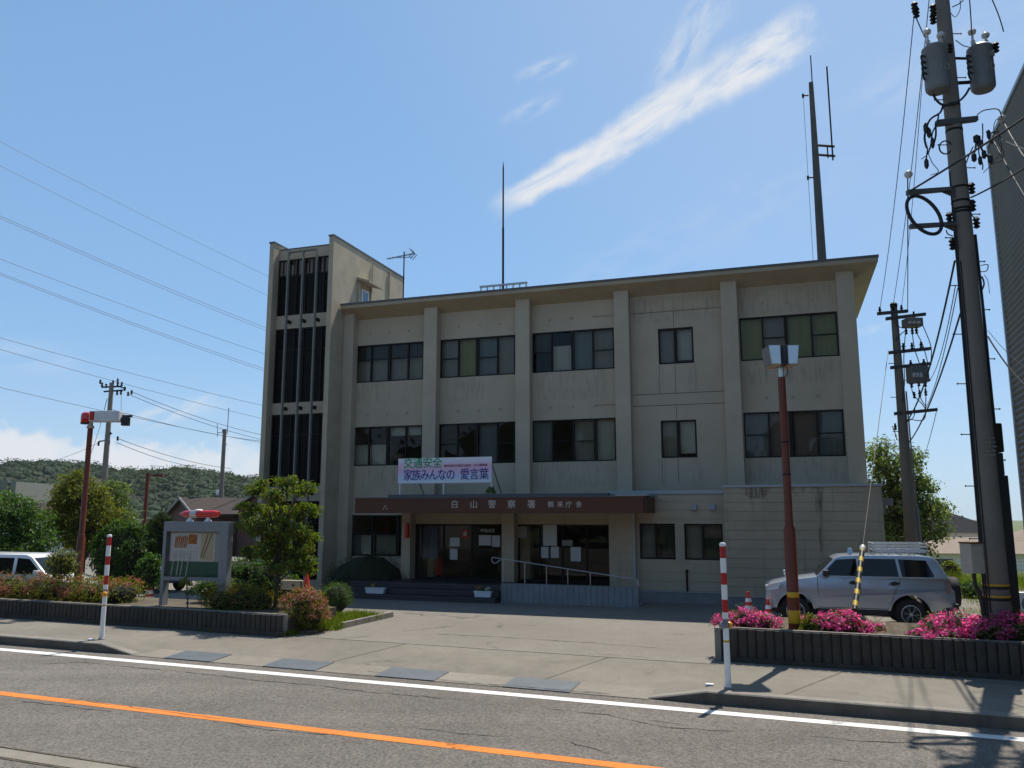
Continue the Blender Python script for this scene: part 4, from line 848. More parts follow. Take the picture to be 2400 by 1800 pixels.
# right-hand pink azaleas
def azalea(label, px, pyt, v, blobs, n, fn, lm='l_bed'):
    c = at_uv(px, pyt, v); blobs = [(x, y, z * .72, rx, ry, rz * .78) for x, y, z, rx, ry, rz in blobs]
    return bush('azalea_bush', label, Vector((c.x, c.y, .60)), blobs, .05, M[lm], n, 'azalea', 'azaleas on the right planter', core=.7, flowers=(M['pink'], fn, .062, 90), zmin=-.2)
azalea('pink azalea bush at the driveway end of the right planter', 1755, 1460, 18.45, [(-.46, 0, .10, .30, .3, .17), (-.05, 0, .20, .36, .34, .27), (.38, 0, .10, .30, .3, .18)], 1300, 1250)
azalea('tiny pink azalea right behind the foot of the brown lamp pole', 1884, 1452, 18.9, [(0, 0, .12, .16, .16, .16)], 200, 220)
azalea('pink azalea bush just right of the brown lamp pole', 1968, 1460, 18.45, [(-.20, 0, .18, .28, .28, .26), (.08, .05, .22, .30, .30, .28), (.48, 0, .07, .30, .26, .16)], 1300, 1300)
azalea('sparse azalea with few blossoms beside the leaning striped guard', 2056, 1446, 18.9, [(0, 0, .05, .14, .14, .10)], 160, 90)
azalea('broad pink azalea bush left of the big utility pole', 2228, 1460, 18.4, [(-.60, -.1, .06, .26, .26, .15), (-.22, .1, .22, .32, .32, .26), (.22, .1, .28, .40, .36, .32), (.0, -.25, .10, .45, .25, .16)], 1900, 1600)
azalea('shaded magenta azalea in front of the big utility pole', 2345, 1470, 18.2, [(-.25, 0, .24, .42, .3, .36), (.25, 0, .26, .42, .32, .38)], 1600, 1500)
bush('young_shrub', 'yellow green leafy shrub among the azaleas beside the lamp pole', at_uv(1905, 1490, 18.5) * 1, [(0, 0, .14, .26, .22, .16), (-.02, 0, .28, .13, .13, .17), (.16, 0, .08, .20, .18, .14)], .08, M['l_olive'], 800, 'shrub', core=.5)

# ---------------------------------------------------------------- snow poles, lamp poles, cones
def snow_pole(label, loc, top):
    t = thing('snow_pole', label, 'snow pole', loc, -RB, 'striped snow poles on the kerb'); H = 2.47
    fr = [0, .02, .103, .206, .289, .392, .480, .525, .588, .667, .671, .686, .69, 1.0]; ids = ['W', 'R', 'W', 'R', 'W', 'R', 'W', 'G', 'W', 'W', 'Y', 'W', 'W']
    prof = []; mis = []; r = .053
    prof.append((.03, H)); 
    pm = MB(); K = {'W': 0, 'R': 1, 'G': 2, 'Y': 3}; prev = H
    pr = [(.062, .0)]; ms = []
    zs = [H * (1 - f) for f in fr][::-1]; idr = ids[::-1]
    P = [(.056, zs[0])]; MI = []
    for z, i in zip(zs[1:], idr): P.append((.052, z - .0)); MI.append(K[i])
    P[-1] = (.05, H - .02); P.append((.025, H)); MI.append(0)
    pm.lathe((0, 0, 0), P, 18, mis=MI); pm.build('pole', [M['white'], M['red'], M['gray'], M['yellow']], t, smooth=True)
    c = MB(); c.lathe((0, 0, H - .045), [(.056, 0), (.058, .03), (.045, .055), (.012, .062)], 18); c.build('cap', M['white'], t, smooth=True)
    b = MB(); b.lathe((0, 0, -.02), [(.075, 0), (.075, .035), (.06, .05)], 18); b.build('base_collar', M['gray'], t)
    q = MB(); q.lathe((.075, 0, H * .43), [(.06, -.03), (.066, 0), (.05, .03)], 14, axis='x'); q.build('reflector', M['orange'], t, smooth=True)
    q = MB(); q.lathe((-.078, 0, H * .43), [(.05, -.03), (.066, 0), (.06, .03)], 14, axis='x'); q.build('reflector', M['gray'], t, smooth=True)
    return t
s1 = snow_pole('red and white snow pole on the kerb in front of the left planter', G(238, 1498), 0); s1.rotation_euler[2] = R(-75)
s2 = snow_pole('red and white snow pole on the kerb at the right driveway corner', G(1707, 1614), 0); s2.rotation_euler[2] = R(15)
for p, lb in (((214, 1500), 'small pale blue road stud on the kerb beside the left snow pole'), ((1663, 1606), 'small pale blue road stud on the kerb beside the right snow pole')):
    c = G(*p); r_ = thing('road_stud', lb, 'road stud', c, -RB, 'road studs on the kerb'); b = MB(); b.box(-.07, .07, -.045, .045, 0, .03); b.build('body', M['white'], r_, bevel=.012); b = MB(); b.box(-.05, .05, -.052, -.046, .004, .022); b.build('reflector', mat('pale_blue', (.35, .55, .75), .3), r_)

def lamp_pole(label, base, H, side=False):
    t = thing('lamp_pole', label, 'lamp pole', base, 0, 'brown lamp poles'); hb_ = .40 * H if not side else .36 * H
    yb = [(.122, 0), (.122, .135), (.123, .137), (.123, .40), (.122, .402), (.122, .66), (.123, .662), (.123, .77), (.122, .772), (.122, hb_ - .08), (.085, hb_ + .03), (.08, H)]
    ms = [0, 0, 1, 0, 0, 0, 1, 0, 0, 0, 0] if not side else [0] * 11
    p = MB(); p.lathe((0, 0, 0), yb, 18, mis=ms); p.build('pole', [M['brown'], M['yellow']], t, smooth=True)
    for z in ((.60 * H, .73 * H) if not side else (.36 * H,)): r_ = MB(); r_.lathe((0, 0, z), [(.088, 0), (.088, .035)], 18); r_.build('band', M['bronze'] if not side else M['mull'], t)
    if not side:
        n = MB(); n.lathe((0, 0, H), [(.06, 0), (.06, .26)], 14); n.build('neck', M['steel'], t); w = MB(); w.tube(wiggle([(.08, -.02, H), (.13, -.03, H + .1), (.11, -.03, H + .24), (.05, -.03, H + .3)], 5), .01, 6); w.build('wire_loop', M['cable'], t)
        z0, z1 = H + .24, H + .66
        h = MB()
        for x0, x1, k in ((-.33, -.075, -1), (.075, .33, 1)):
            a = [(x0 + (.05 if k < 0 else 0), z0), (x1 - (.05 if k > 0 else 0), z0), (x1, z1), (x0, z1)]
            h.prism(a, lambda p, q: (p, -.28, q), lambda p, q: (p, .28, q))
        h.build('lamp_housing', mat('lamp_mirror', (.50, .51, .52), .22, metal=.85), t, bevel=.015)
        u = MB(); u.box(-.27, -.08, -.27, .27, z0 - .012, z0 - .001); u.box(.08, .27, -.27, .27, z0 - .012, z0 - .001); u.build('lens', mat('lamp_lens', (.45, .32, .18), .3), t)
        b = MB(); b.box(-.073, .073, -.29, .2, z0 - .0, z1 + .01); b.box(-.05, .05, -.33, -.292, z0 + .06, z1 - .05); b.build('bracket', M['plast'], t, bevel=.01)
    else:
        n = MB(); n.lathe((0, 0, H), [(.11, 0), (.115, .05), (.07, .10), (.07, .2)], 14); n.build('neck', mat('old_cream', (.45, .38, .28), .6), t)
        h = MB(); z0 = H + .18; h.box(.02, .98, -.2, .2, z0 + .02, z0 + .36); h.build('lamp_housing', mat('lamp_grey', (.58, .59, .60), .4, .1, 3), t, bevel=.03)
        h = MB(); h.box(.05, .20, -.203, -.19, z0 + .05, z0 + .32); h.build('red_face', M['red'], t)  # red-brown reflection on the housing, laid on as a coloured patch
        k = MB(); k.lathe((-.16, 0, z0), [(.15, 0), (.16, .05), (.16, .22), (.13, .30), (.05, .34)], 14); k.build('beacon', M['redlens'], t, smooth=True)
        k = MB(); k.lathe((-.16, 0, z0 - .05), [(.15, 0), (.16, .048)], 14); k.build('beacon_base', M['plast'], t)
        k = MB(); k.box(1.0, 1.22, -.09, .09, z0 - .1, z0 + .16); k.box(1.0, 1.3, -.05, .05, z0 + .165, z0 + .24); k.build('sensor', M['plast'], t, bevel=.01)
    return t
c = at_uv(1863, 1477, 18.45); zt = at_uv(1830, 884, 18.45).z
lamp_pole('brown steel lamp pole with yellow bands and mirror lamp box in the right planter', Vector((c.x, c.y, .60)), zt - .60)
c = at_uv(180, 1390, 18.9); zt = at_uv(203, 1004, 18.9).z
lamp_pole('brown steel lamp pole with red beacon behind the left azalea hedge', Vector((c.x, c.y, .44)), zt - .44, True)
# third, distant lamp pole with an arm
b0 = AY(331, 1330, 40); b0.z = 0; zt = AY(336, 1108, 40).z
t = thing('lamp_pole', 'thin distant brown lamp pole with arm near the brown gabled house', 'lamp pole', b0, 0, 'brown lamp poles')
m_ = MB(); m_.lathe((0, 0, 0), [(.11, 0), (.10, 2), (.09, zt)], 12); m_.build('pole', M['brown'], t, smooth=True)
m_ = MB(); m_.tube([(0, 0, zt - .15), (.6, 0, zt - .12)], .03, 6); m_.box(.3, .78, -.1, .1, zt - .2, zt - .08); m_.build('arm', M['brown'], t)
m_ = MB(); m_.tube([(.1, 0, zt + .35), (.75, 0, zt - .05), (.75, 0, zt + .3), (.1, 0, zt + .35)], .012, 5); m_.build('stay', M['cable'], t)

def cone(label, loc, H=.70, striped=True, kind='sleeve'):
    t = thing('traffic_cone', label, 'traffic cone', loc, random.uniform(0, 1), 'red traffic cones'); s = H / .70; P = [(.14, .03), (.125, .16), (.112, .24), (.10, .31), (.085, .40), (.07, .48), (.055, .56), (.035, .66), (.03, .70)]
    c = MB(); c.lathe((0, 0, 0), [(r * s, z * s) for r, z in P], 16, mis=[0, 1, 0, 1, 0, 1, 0, 0] if striped else [0] * 8); c.build('cone', [M['cone'], M['white']], t, smooth=True)
    b = MB(); b.box(-.19 * s, .19 * s, -.19 * s, .19 * s, 0, .03 * s); b.build('base', M['cone'], t, bevel=.008); return t
cone('red traffic cone with white bands beside the notice board', G(348, 1420), .88)
cone('red traffic cone just showing behind the hedge near the tower', Vector((*AY(718, 1372, 27).xy, .15)), .95, False)
o = cone('red and white cone behind the azaleas by the car bumper, farther left', Vector((*G(1756, 1462).xy, 0)), .86, True)
o = cone('red and white cone behind the azaleas in front of the car', Vector((*G(1803, 1478).xy, 0)), .80, True)

# ---------------------------------------------------------------- notice board with police light bar
def notice_board():
    Y = 23.2; a = AY(376, 1223, Y); ztop = a.z; pxm = FPX / (Y * cp)
    c = AY(466, 1223, Y); t = thing('notice_board', 'grey framed glass notice board with red light bar on top', 'notice board', Vector((c.x, c.y, 0)), R(-16))
    W = 1.06; D = .12
    f = MB(); f.box(-W, -W + .10, -D, D, 0, ztop); f.box(W - .26, W, -D, D, 0, ztop); f.box(-W + .10, W - .26, -D, D, ztop - .27, ztop - .0); f.build('frame', M['gray'], t, bevel=.012)
    zb = AY(466, 1352, Y).z; zt2 = ztop - .27; x0, x1 = -W + .10, W - .26
    b = MB(); b.box(x0, x1, .05, .10, zb, zt2); b.build('back_panel', M['paper'], t)
    s = MB(); s.box(x0, x1, -.118, .11, zb - .10, zb); s.build('sill', M['gray'], t)
    pw = x1 - x0; ph = zt2 - zb
    gm = MB(); gm.box(x0 + .01, x1 - .01, .03, .048, zb + .0, zb + ph * .33); gm.build('green_felt', mat('green_felt', (.03, .14, .10), .8), t)
    gm = MB(); gm.box(x0 + .05, x0 + pw * .86, .034, .0482, zb + ph * .34, zb + ph * .97); po = gm.build('poster', mat('poster_white', (.80, .80, .76), .7, .08, 6), t)
    om = mat('poster_orange', (.55, .20, .06), .7, .5, 14); br = mat('poster_brown', (.25, .17, .08), .7, .3, 10); sk = mat('poster_cream', (.75, .62, .42), .7)
    g2 = MB(); g2.box(x0 + pw * .60, x0 + pw * .83, .028, .0338, zb + ph * .36, zb + ph * .96); g2.build('cream_sheet', sk, po)
    g2 = MB()
    for i in range(7):
        xx = x0 + pw * (.10 + .035 * i); g2.prism([(xx, zb + ph * .64), (xx + .035, zb + ph * .63), (xx + .075, zb + ph * (.86 + .03 * (i % 3))), (xx + .03, zb + ph * .90)], lambda p, q: (p, .028, q), lambda p, q: (p, .0335, q))
    g2.box(x0 + pw * .36, x0 + pw * .52, .0285, .0336, zb + ph * .72, zb + ph * .93); g2.build('orange_brush_strokes', om, po)
    g2 = MB()
    for k in (0, .07): g2.prism([(x0 + pw * (.60 + k * .6), zb + ph * .42), (x0 + pw * (.615 + k * .6), zb + ph * .42), (x0 + pw * (.735 + k), zb + ph * .95), (x0 + pw * (.715 + k), zb + ph * .95)], lambda p, q: (p, .022, q), lambda p, q: (p, .0275, q))
    g2.build('brown_stroke', br, po)
    g2 = MB(); rr = random.Random(5)
    for i in range(9):
        for j in range(5): g2.box(x0 + pw * (.08 + .055 * i), x0 + pw * (.08 + .055 * i) + .028, .029, .0337, zb + ph * (.40 + .038 * j), zb + ph * (.40 + .038 * j) + .014)
    g2.build('print_lines', M['bl_gray'], po)
    for k, xx in enumerate((.10, .20, .27, .38)):
        r_ = MB(); r_.tube([(x0 + pw * xx, -.04, zb + .03), (x0 + pw * (xx + .035), -.02, zb + ph * .52)], .012, 6); r_.build('reflection_streak', M['white'], t)  # window reflections in the board glass, modelled as thin white rods
    g = MB(); g.quad((x0, -.10, zb), (x1, -.10, zb), (x1, -.10, zt2), (x0, -.10, zt2)); g.build('glass', M['clear'], t)
    # light bar
    z = ztop + .11
    for x in (-.30, .30):
        q = MB(); q.lathe((x, 0, ztop), [(.10, 0), (.10, .03), (.05, .09), (.05, .12)], 12); q.build('light_bar_foot', M['white'], t)
    l = MB(); l.lathe((0, 0, z + .11), [(.015, -.66), (.05, -.58), (.09, -.44), (.105, -.26), (.105, -.259), (.11, -.15), (.105, -.051), (.10, .48), (.09, .58), (.06, .645)], 18, mis=[0, 0, 0, 1, 1, 1, 0, 0, 0], axis='x'); l.build('light_bar', [M['redlens'], M['steel']], t, smooth=True)
    q = MB(); q.ellip((-.02, 0, z + .205), .13, .08, .04); q.build('speaker_dome', M['white'], t, smooth=True)
notice_board()

# ---------------------------------------------------------------- flower boxes on the steps
def flower_box(label, px0, px1, pyb, fl):
    x0 = FL(800 + px0 / 3.687, 1390, -3.86)[0]; x1 = FL(800 + px1 / 3.687, 1390, -3.86)[0]
    t = thing('flower_box', label, 'flower box', BL((x0 + x1) / 2, -3.78, .187), -BA, 'white flower boxes on the steps'); w = (x1 - x0) / 2
    b = MB(); b.prism([(-w * .88, 0), (w * .88, 0), (w, .17), (-w, .17)], lambda a, q: (a, -.09, q), lambda a, q: (a, .09, q)); b.box(-w - .015, w + .015, -.105, .105, .171, .20); b.build('trough', mat('trough_white', (.62, .68, .72), .5), t, bevel=.006)
    l = MB(); leafcloud(l, [(random.uniform(-w, w) * .8, 0, .24) for _ in range(8)], (.05, .04, .04), 160, .05); l.build('leaves', M['l_green'], t)
    for m_, xs in fl: l = MB(); leafcloud(l, [(w * x, -.02, .28) for x in xs], (.035, .03, .035), 26, .05, asp=1.2); l.build('blossoms', M[m_], t)
M['bl_y'] = leafmat('yellow_blossom', (.55, .32, .02), (.7, .45, .05), None, .3); M['bl_w'] = leafmat('white_blossom', (.6, .6, .6), (.75, .75, .75), None, .3)
flower_box('white flower box with orange blossoms on the steps near the dark bush', 205, 370, 1390, [('bl_y', (-.3, -.25))])
flower_box('white flower box with white blossoms on the steps beside the ramp wall', 1145, 1292, 1405, [('bl_y', (-.7, -.3)), ('bl_w', (.4, .62))])
c = AY(1150, 1158, (BL(-2.9, -3.75)).y); p = BL(FL(1150, 1150, -3.75)[0], -3.75, 3.595)
bush('small_plant', 'small yellowish plant on top of the canopy at the banner end', p, [(0, 0, .14, .13, .12, .15)], .09, M['l_pale'], 160, 'plant', core=0)
# low grey kerb block / sign behind hedge
p = AY(690, 1362, 27); t = thing('meter_cover', 'low beige box behind the hedge beside the tower', 'box', Vector((p.x, p.y, .0)), -BA)
b = MB(); b.box(-.45, .35, -.1, .1, .55, .85); b.build('body', M['wing'], t, bevel=.01); b = MB(); b.box(-.02, .06, -.105, -.101, .66, .74); b.box(.3, .345, -.11, -.101, .56, .84); b.build('latch', M['plast'], t)
for x in (-.38, .28): b = MB(); b.box(x - .03, x + .03, -.03, .03, 0, .549); b.build('leg', M['plast'], t)

# ---------------------------------------------------------------- utility poles and wires
def Z7(a, b): return 1950 + a / 2.764, b / 2.764
def Z8(a, b): return 1950 + a / 2.764, 550 + b / 2.764
def wire(label, pts, r=.012, group='power lines', name='power_line', n=5):
    m = MB(); m.tube(pts, r, n); return tag(m.build(name, M['cable'], smooth=True), label, 'cable', group)
def big_pole():
    Y = 16.4; b = AY(2338, 1420, Y); PXm = b.x; t = thing('utility_pole', 'tall concrete utility pole with two grey transformers beside the pink azaleas', 'utility pole', Vector((PXm, Y, .60)))
    L = lambda a, bb, dy=0, f=Z7: AY(*f(a, bb), Y + dy) - Vector((PXm, Y, .60))
    H = 14.6
    rad = lambda z: .245 - (.245 - .135) * z / H
    p = MB(); p.lathe((0, 0, 0), [(rad(z), z - .3 if z == 0 else z) for z in (0, 3, 6, 9, 12, H)], 24); p.build('pole', M['concrete'], t, smooth=True)
    for z, w in ((.62, .03), (.78, .05), (.96, .03)):
        pass
    for yy in (655, 735):
        z = AY(1650 + 2030 / 2.949, 1150 + yy / 2.949, Y - .2).z - .60
        q = MB(); q.lathe((0, 0, z), [(rad(z) + .006, -.02), (rad(z) + .006, .02)], 24); q.build('yellow_band', M['yellow'], t)
        q = MB(); q.lathe((0, 0, z - .05), [(rad(z) + .005, -.03), (rad(z) + .005, .028)], 24); q.build('black_band', M['black'], t)
    for yy in (690, 850, 1220, 1360, 480, 410):        # straps
        z = L(900, yy if yy > 600 else yy + 900).z; q = MB(); q.lathe((0, 0, z), [(rad(z) + .006, -.025), (rad(z) + .006, .025)], 20); q.build('strap', M['bronze'], t)
    # riser cables on the left of the pole and the dark cable guard on its right
    for k, (ang, rr) in enumerate(((182, .014), (196, .016), (210, .012))):
        q = MB(); a = R(ang); zt = (9.6, 8.8, 7.6)[k]; q.tube([(math.cos(a) * (rad(z) + rr * .9), math.sin(a) * (rad(z) + rr * .9), z) for z in np.linspace(0, zt, 12)], rr, 7); q.build('riser_cable', M['cable'], t, smooth=True)
    q = MB(); a0 = R(-22)
    for z0, z1, w in ((0, 3.15, .12), (3.15, 3.6, .09)):
        for i in range(1): 
            P = [(math.cos(a0) * rad(z0) * .8, math.sin(a0) * rad(z0) * .8)]
            q.box(rad(z0) * .62, rad(z0) + w * 1.15, -.12, .1, z0, z1)
    q.build('cable_guard', M['black'], t, bevel=.02)
    q = MB(); q.box(rad(3) * .4, rad(3) + .13, -.135, .08, 3.61, 4.2); q.build('guard_top', M['bronze'], t, bevel=.03)
    q = MB(); q.tube([(rad(4) + .03, -.05, 4.2), (rad(5) + .03, -.05, 5.5), (rad(6) + .03, -.06, 6.6), (rad(7) + .04, -.02, 8.2)], .03, 7); q.build('riser_cable', M['cable'], t, smooth=True)
    # number plate and stencilled lines
    z = AY(*Z8(1005, 1365), Y - .25).z - .60
    for k in range(5): text(('■■■■', '■■■', '■■■■', '■■■', '■■■■')[k] if False else ('-- -- -', '- --- -', '--- - --', '- -- --', '-- ---')[k], .13, M['bl_gray'], t, (-.02, -rad(z) - .012, z + .16 - .085 * k), .002, 'stencil_mark', bold=.006)
    # step bolts
    for k in range(22):
        z = 1.9 + k * .52; s = 1 if k % 2 else -1; q = MB(); q.tube([(s * rad(z) * .9, 0, z), (s * (rad(z) + .20), 0, z)], .011, 6); q.lathe((s * (rad(z) + .20), 0, z), [(.02, -.006), (.02, .006)], 8, axis='x'); q.build('step_bolt', M['bronze'], t)
    # transformers
    for a, bb, dy, num in ((675, 450, -.32, 0), (968, 445, .02, 1)):
        c = L(a, bb, dy); R0 = .245; hh = .46
        m_ = MB(); m_.lathe(c, [(R0 * .82, -hh - .05), (R0 * .97, -hh), (R0, -hh + .04), (R0, hh - .05), (R0 * 1.06, hh - .03), (R0 * 1.06, hh + .01), (R0 * .8, hh + .07), (.04, hh + .09)], 24); o = m_.build('transformer', M['tank'], t, smooth=True)
        text('10', .24, M['bl_gray'], o, (c.x + .03, c.y - R0 - .004, c.z - .08), .003, 'capacity_number')
        q = MB(); q.box(c.x + (.05 if num else -.02), c.x + (.16 if num else .06), c.y - R0 - .012, c.y - R0 + .02, c.z + .16, c.z + (.28 if num else .2)); q.build('rating_plate', M['mull'], o)
        for dx, hh2 in ((-.13, .34), (.16, .26)):
            q = MB(); q.lathe((c.x + dx, c.y, c.z + hh + .02), [(.035, 0), (.035, .06), (.05, .07), (.03, .1), (.05, .12), (.03, .15), (.05, .17), (.025, .2), (.025, hh2), (.075, hh2 + .01), (.085, hh2 + .07), (.05, hh2 + .12)], 12, mi=0); q.build('bushing', M['ceramic'], o, smooth=True)
        for k in range(4):
            s = -1; x = c.x + s * (R0 + .03); z = c.z + .25 - k * .13; q = MB(); q.tube(wiggle([(c.x + s * R0 * .9, c.y - .05, z), (x - .05, c.y - .06, z + .03), (x - .04, c.y - .06, z - .09), (x, c.y - .05, z - .14)], 4), .022, 6); q.build('low_voltage_lead', M['cable'], o, smooth=True)
        q = MB(); s = -1 if num else 1; q.tube([(c.x, c.y + .1, c.z - .25), (rad(11) * (1 if num else -1) * .5, .1, c.z - .3)], .04, 8); q.tube([(c.x + (-.2 if num else .2), c.y + .1, c.z + .3), (0, .1, c.z + .3)], .03, 8); q.build('hanger', M['bronze'], o)
    def lead(pts, r=.014, nm='jumper_cable', f=Z7, dy=-.2):
        q = MB(); q.tube(wiggle([L(a, bb, dy, f) for a, bb in pts], 5), r, 6); q.build(nm, M['cable'], t, smooth=True)
    lead([(655, 595), (670, 640), (720, 680), (800, 670), (860, 620), (890, 570)], .025)
    lead([(600, 240), (560, 150), (540, 105)], .012); lead([(905, 225), (900, 120), (890, -20)], .012); lead([(1112, 205), (1080, 100), (1030, -20)], .012)
    lead([(720, 680), (700, 730), (640, 770), (610, 830), (600, 900), (615, 960)], .022); lead([(690, 745), (680, 800), (650, 860), (640, 940), (620, 1000)], .016); lead([(670, 800), (672, 880), (650, 960)], .02); lead([(620, 960), (610, 1040), (612, 1075)], .014); lead([(610, 1010), (580, 1030)], .01); lead([(620, 985), (650, 1055), (690, 1110), (640, 1135)], .008)
    for a, bb, r_ in ((608, 830, .05), (628, 860, .045), (652, 925, .04), (612, 1060, .045)):
        c = L(a, bb, -.2); q = MB(); q.lathe(c, [(.015, -.12), (r_, -.06), (r_, .06), (.015, .12)], 10); q.build('fuse_holder', M['cable'], t, smooth=True)
    lead([(940, 745), (985, 715), (1075, 708), (1100, 760)], .012); lead([(975, 800), (975, 900), (950, 980), (975, 1060), (975, 1100)], .012); lead([(935, 890), (930, 960), (915, 1010), (920, 1040)], .02); lead([(955, 880), (965, 950), (985, 990), (1030, 1030)], .02); lead([(1000, 850), (1040, 930), (1010, 880), (1070, 850), (1090, 900)], .016); lead([(1110, 770), (1060, 780), (1050, 860), (1100, 940), (1070, 1020), (980, 1120)], .008); lead([(915, 950), (890, 1000), (870, 1055)], .012); lead([(1060, 900), (1110, 980), (1100, 1040), (1030, 1060)], .008)
    for a, bb, r_ in ((935, 900, .06), (960, 930, .06), (920, 1020, .05), (985, 1000, .045), (1025, 1030, .05), (960, 1040, .04), (1015, 870, .04)):
        c = L(a, bb, -.2); q = MB(); q.lathe(c, [(.015, -.1), (r_, -.06), (r_, .06), (.015, .1)], 10); q.build('fuse_holder', M['cable'], t, smooth=True)
    # cross arms
    def arm(p0, p1, w, nm='cross_arm', f=Z7, dy=-.12):
        a, bb = L(*p0, dy, f), L(*p1, dy, f); d = (bb - a); q = MB(); n = Vector((0, 0, 1)) * w; k = Vector((0, .05, 0))
        q.add([a - n - k, bb - n * .8 - k, bb + n * .8 - k, a + n - k, a - n + k, bb - n * .8 + k, bb + n * .8 + k, a + n + k], [(0, 1, 2, 3), (7, 6, 5, 4), (0, 4, 5, 1), (3, 2, 6, 7), (1, 5, 6, 2), (0, 3, 7, 4)]); q.build(nm, M['arm'], t)
    arm((675, 800), (940, 770), .065); arm((485, 1248), (770, 1225), .05); arm((505, 1468), (800, 1450), .045)
    for y0, y1, a in ((1215, 1275, 670), (1445, 1495, 700)):
        q = MB(); q.add([L(a, y0 + 15, -.1), L(800, y0, -.1), L(800, y1 + 10, -.1), L(a, y0 + 15, -.06), L(800, y0, -.06), L(800, y1 + 10, -.06)], [(0, 1, 2), (5, 4, 3), (0, 3, 4, 1), (1, 4, 5, 2), (2, 5, 3, 0)]); q.build('arm_gusset', M['arm'], t)
    # coil of spare cable
    pts = [L(597 + 82 * math.cos(s) - 78 * math.sin(s) * -1 - 40 * math.cos(s) * .0 - 0, 1393 + 120 * math.sin(s) - 48 * math.cos(s) * .6, -.16) for s in np.linspace(0, 2 * math.pi, 40)]
    q = MB(); q.tube(pts, .038, 8); q.build('cable_coil', M['cable'], t, smooth=True)
    pts = [L(735 + 40 * math.cos(s), 955 + 42 * math.sin(s), -.18) for s in np.linspace(.6, 2 * math.pi - .4, 20)]; q = MB(); q.tube(pts, .016, 6); q.build('cable_loop', M['cable'], t, smooth=True)
    for a, bb, f in ((495, 1130, Z7), (1100, 770, Z7)):
        c = L(a, bb, -.12); q = MB(); q.ellip(c, .085, .085, .085); q.build('ball_insulator', M['ceramic'], t, smooth=True)
    for a, bb in ((535, 45), (655, 60), (655, 120), (545, 80), (760, 315), (1060, 305), (760, 1410), (935, 1440), (910, 1330), (905, 1218), (780, 1580)):
        c = L(a, bb, -.12); q = MB(); q.lathe(c, [(.03, -.13), (.07, -.1), (.035, -.06), (.075, -.02), (.035, .02), (.075, .06), (.03, .12)], 10); q.build('insulator', M['bronze'], t, smooth=True)
    lead([(900, 1340), (920, 1300), (900, 1380), (960, 1450)], .012); lead([(740, 1490), (750, 1515), (785, 1530)], .012); lead([(965, 200), (1010, 195), (1000, 235), (960, 240)], .010, f=Z8); lead([(970, 270), (985, 320), (965, 390), (985, 500), (1000, 640)], .016, f=Z8); lead([(985, 260), (1010, 300), (1020, 380)], .006, f=Z8)
    lead([(780, 45), (830, 20), (870, -20)], .012); lead([(770, 85), (800, 110), (830, 60), (830, 0)], .008); lead([(800, 260), (850, 295), (890, 305)], .010); lead([(640, 275), (670, 285), (700, 262)], .008)
    return t, PXm, Y
bp, BPX, BPY = big_pole()
def P7(a, b, dy=0): return AY(*Z7(a, b), BPY + dy)
def P8(a, b, Y): return AY(*Z8(a, b), Y)

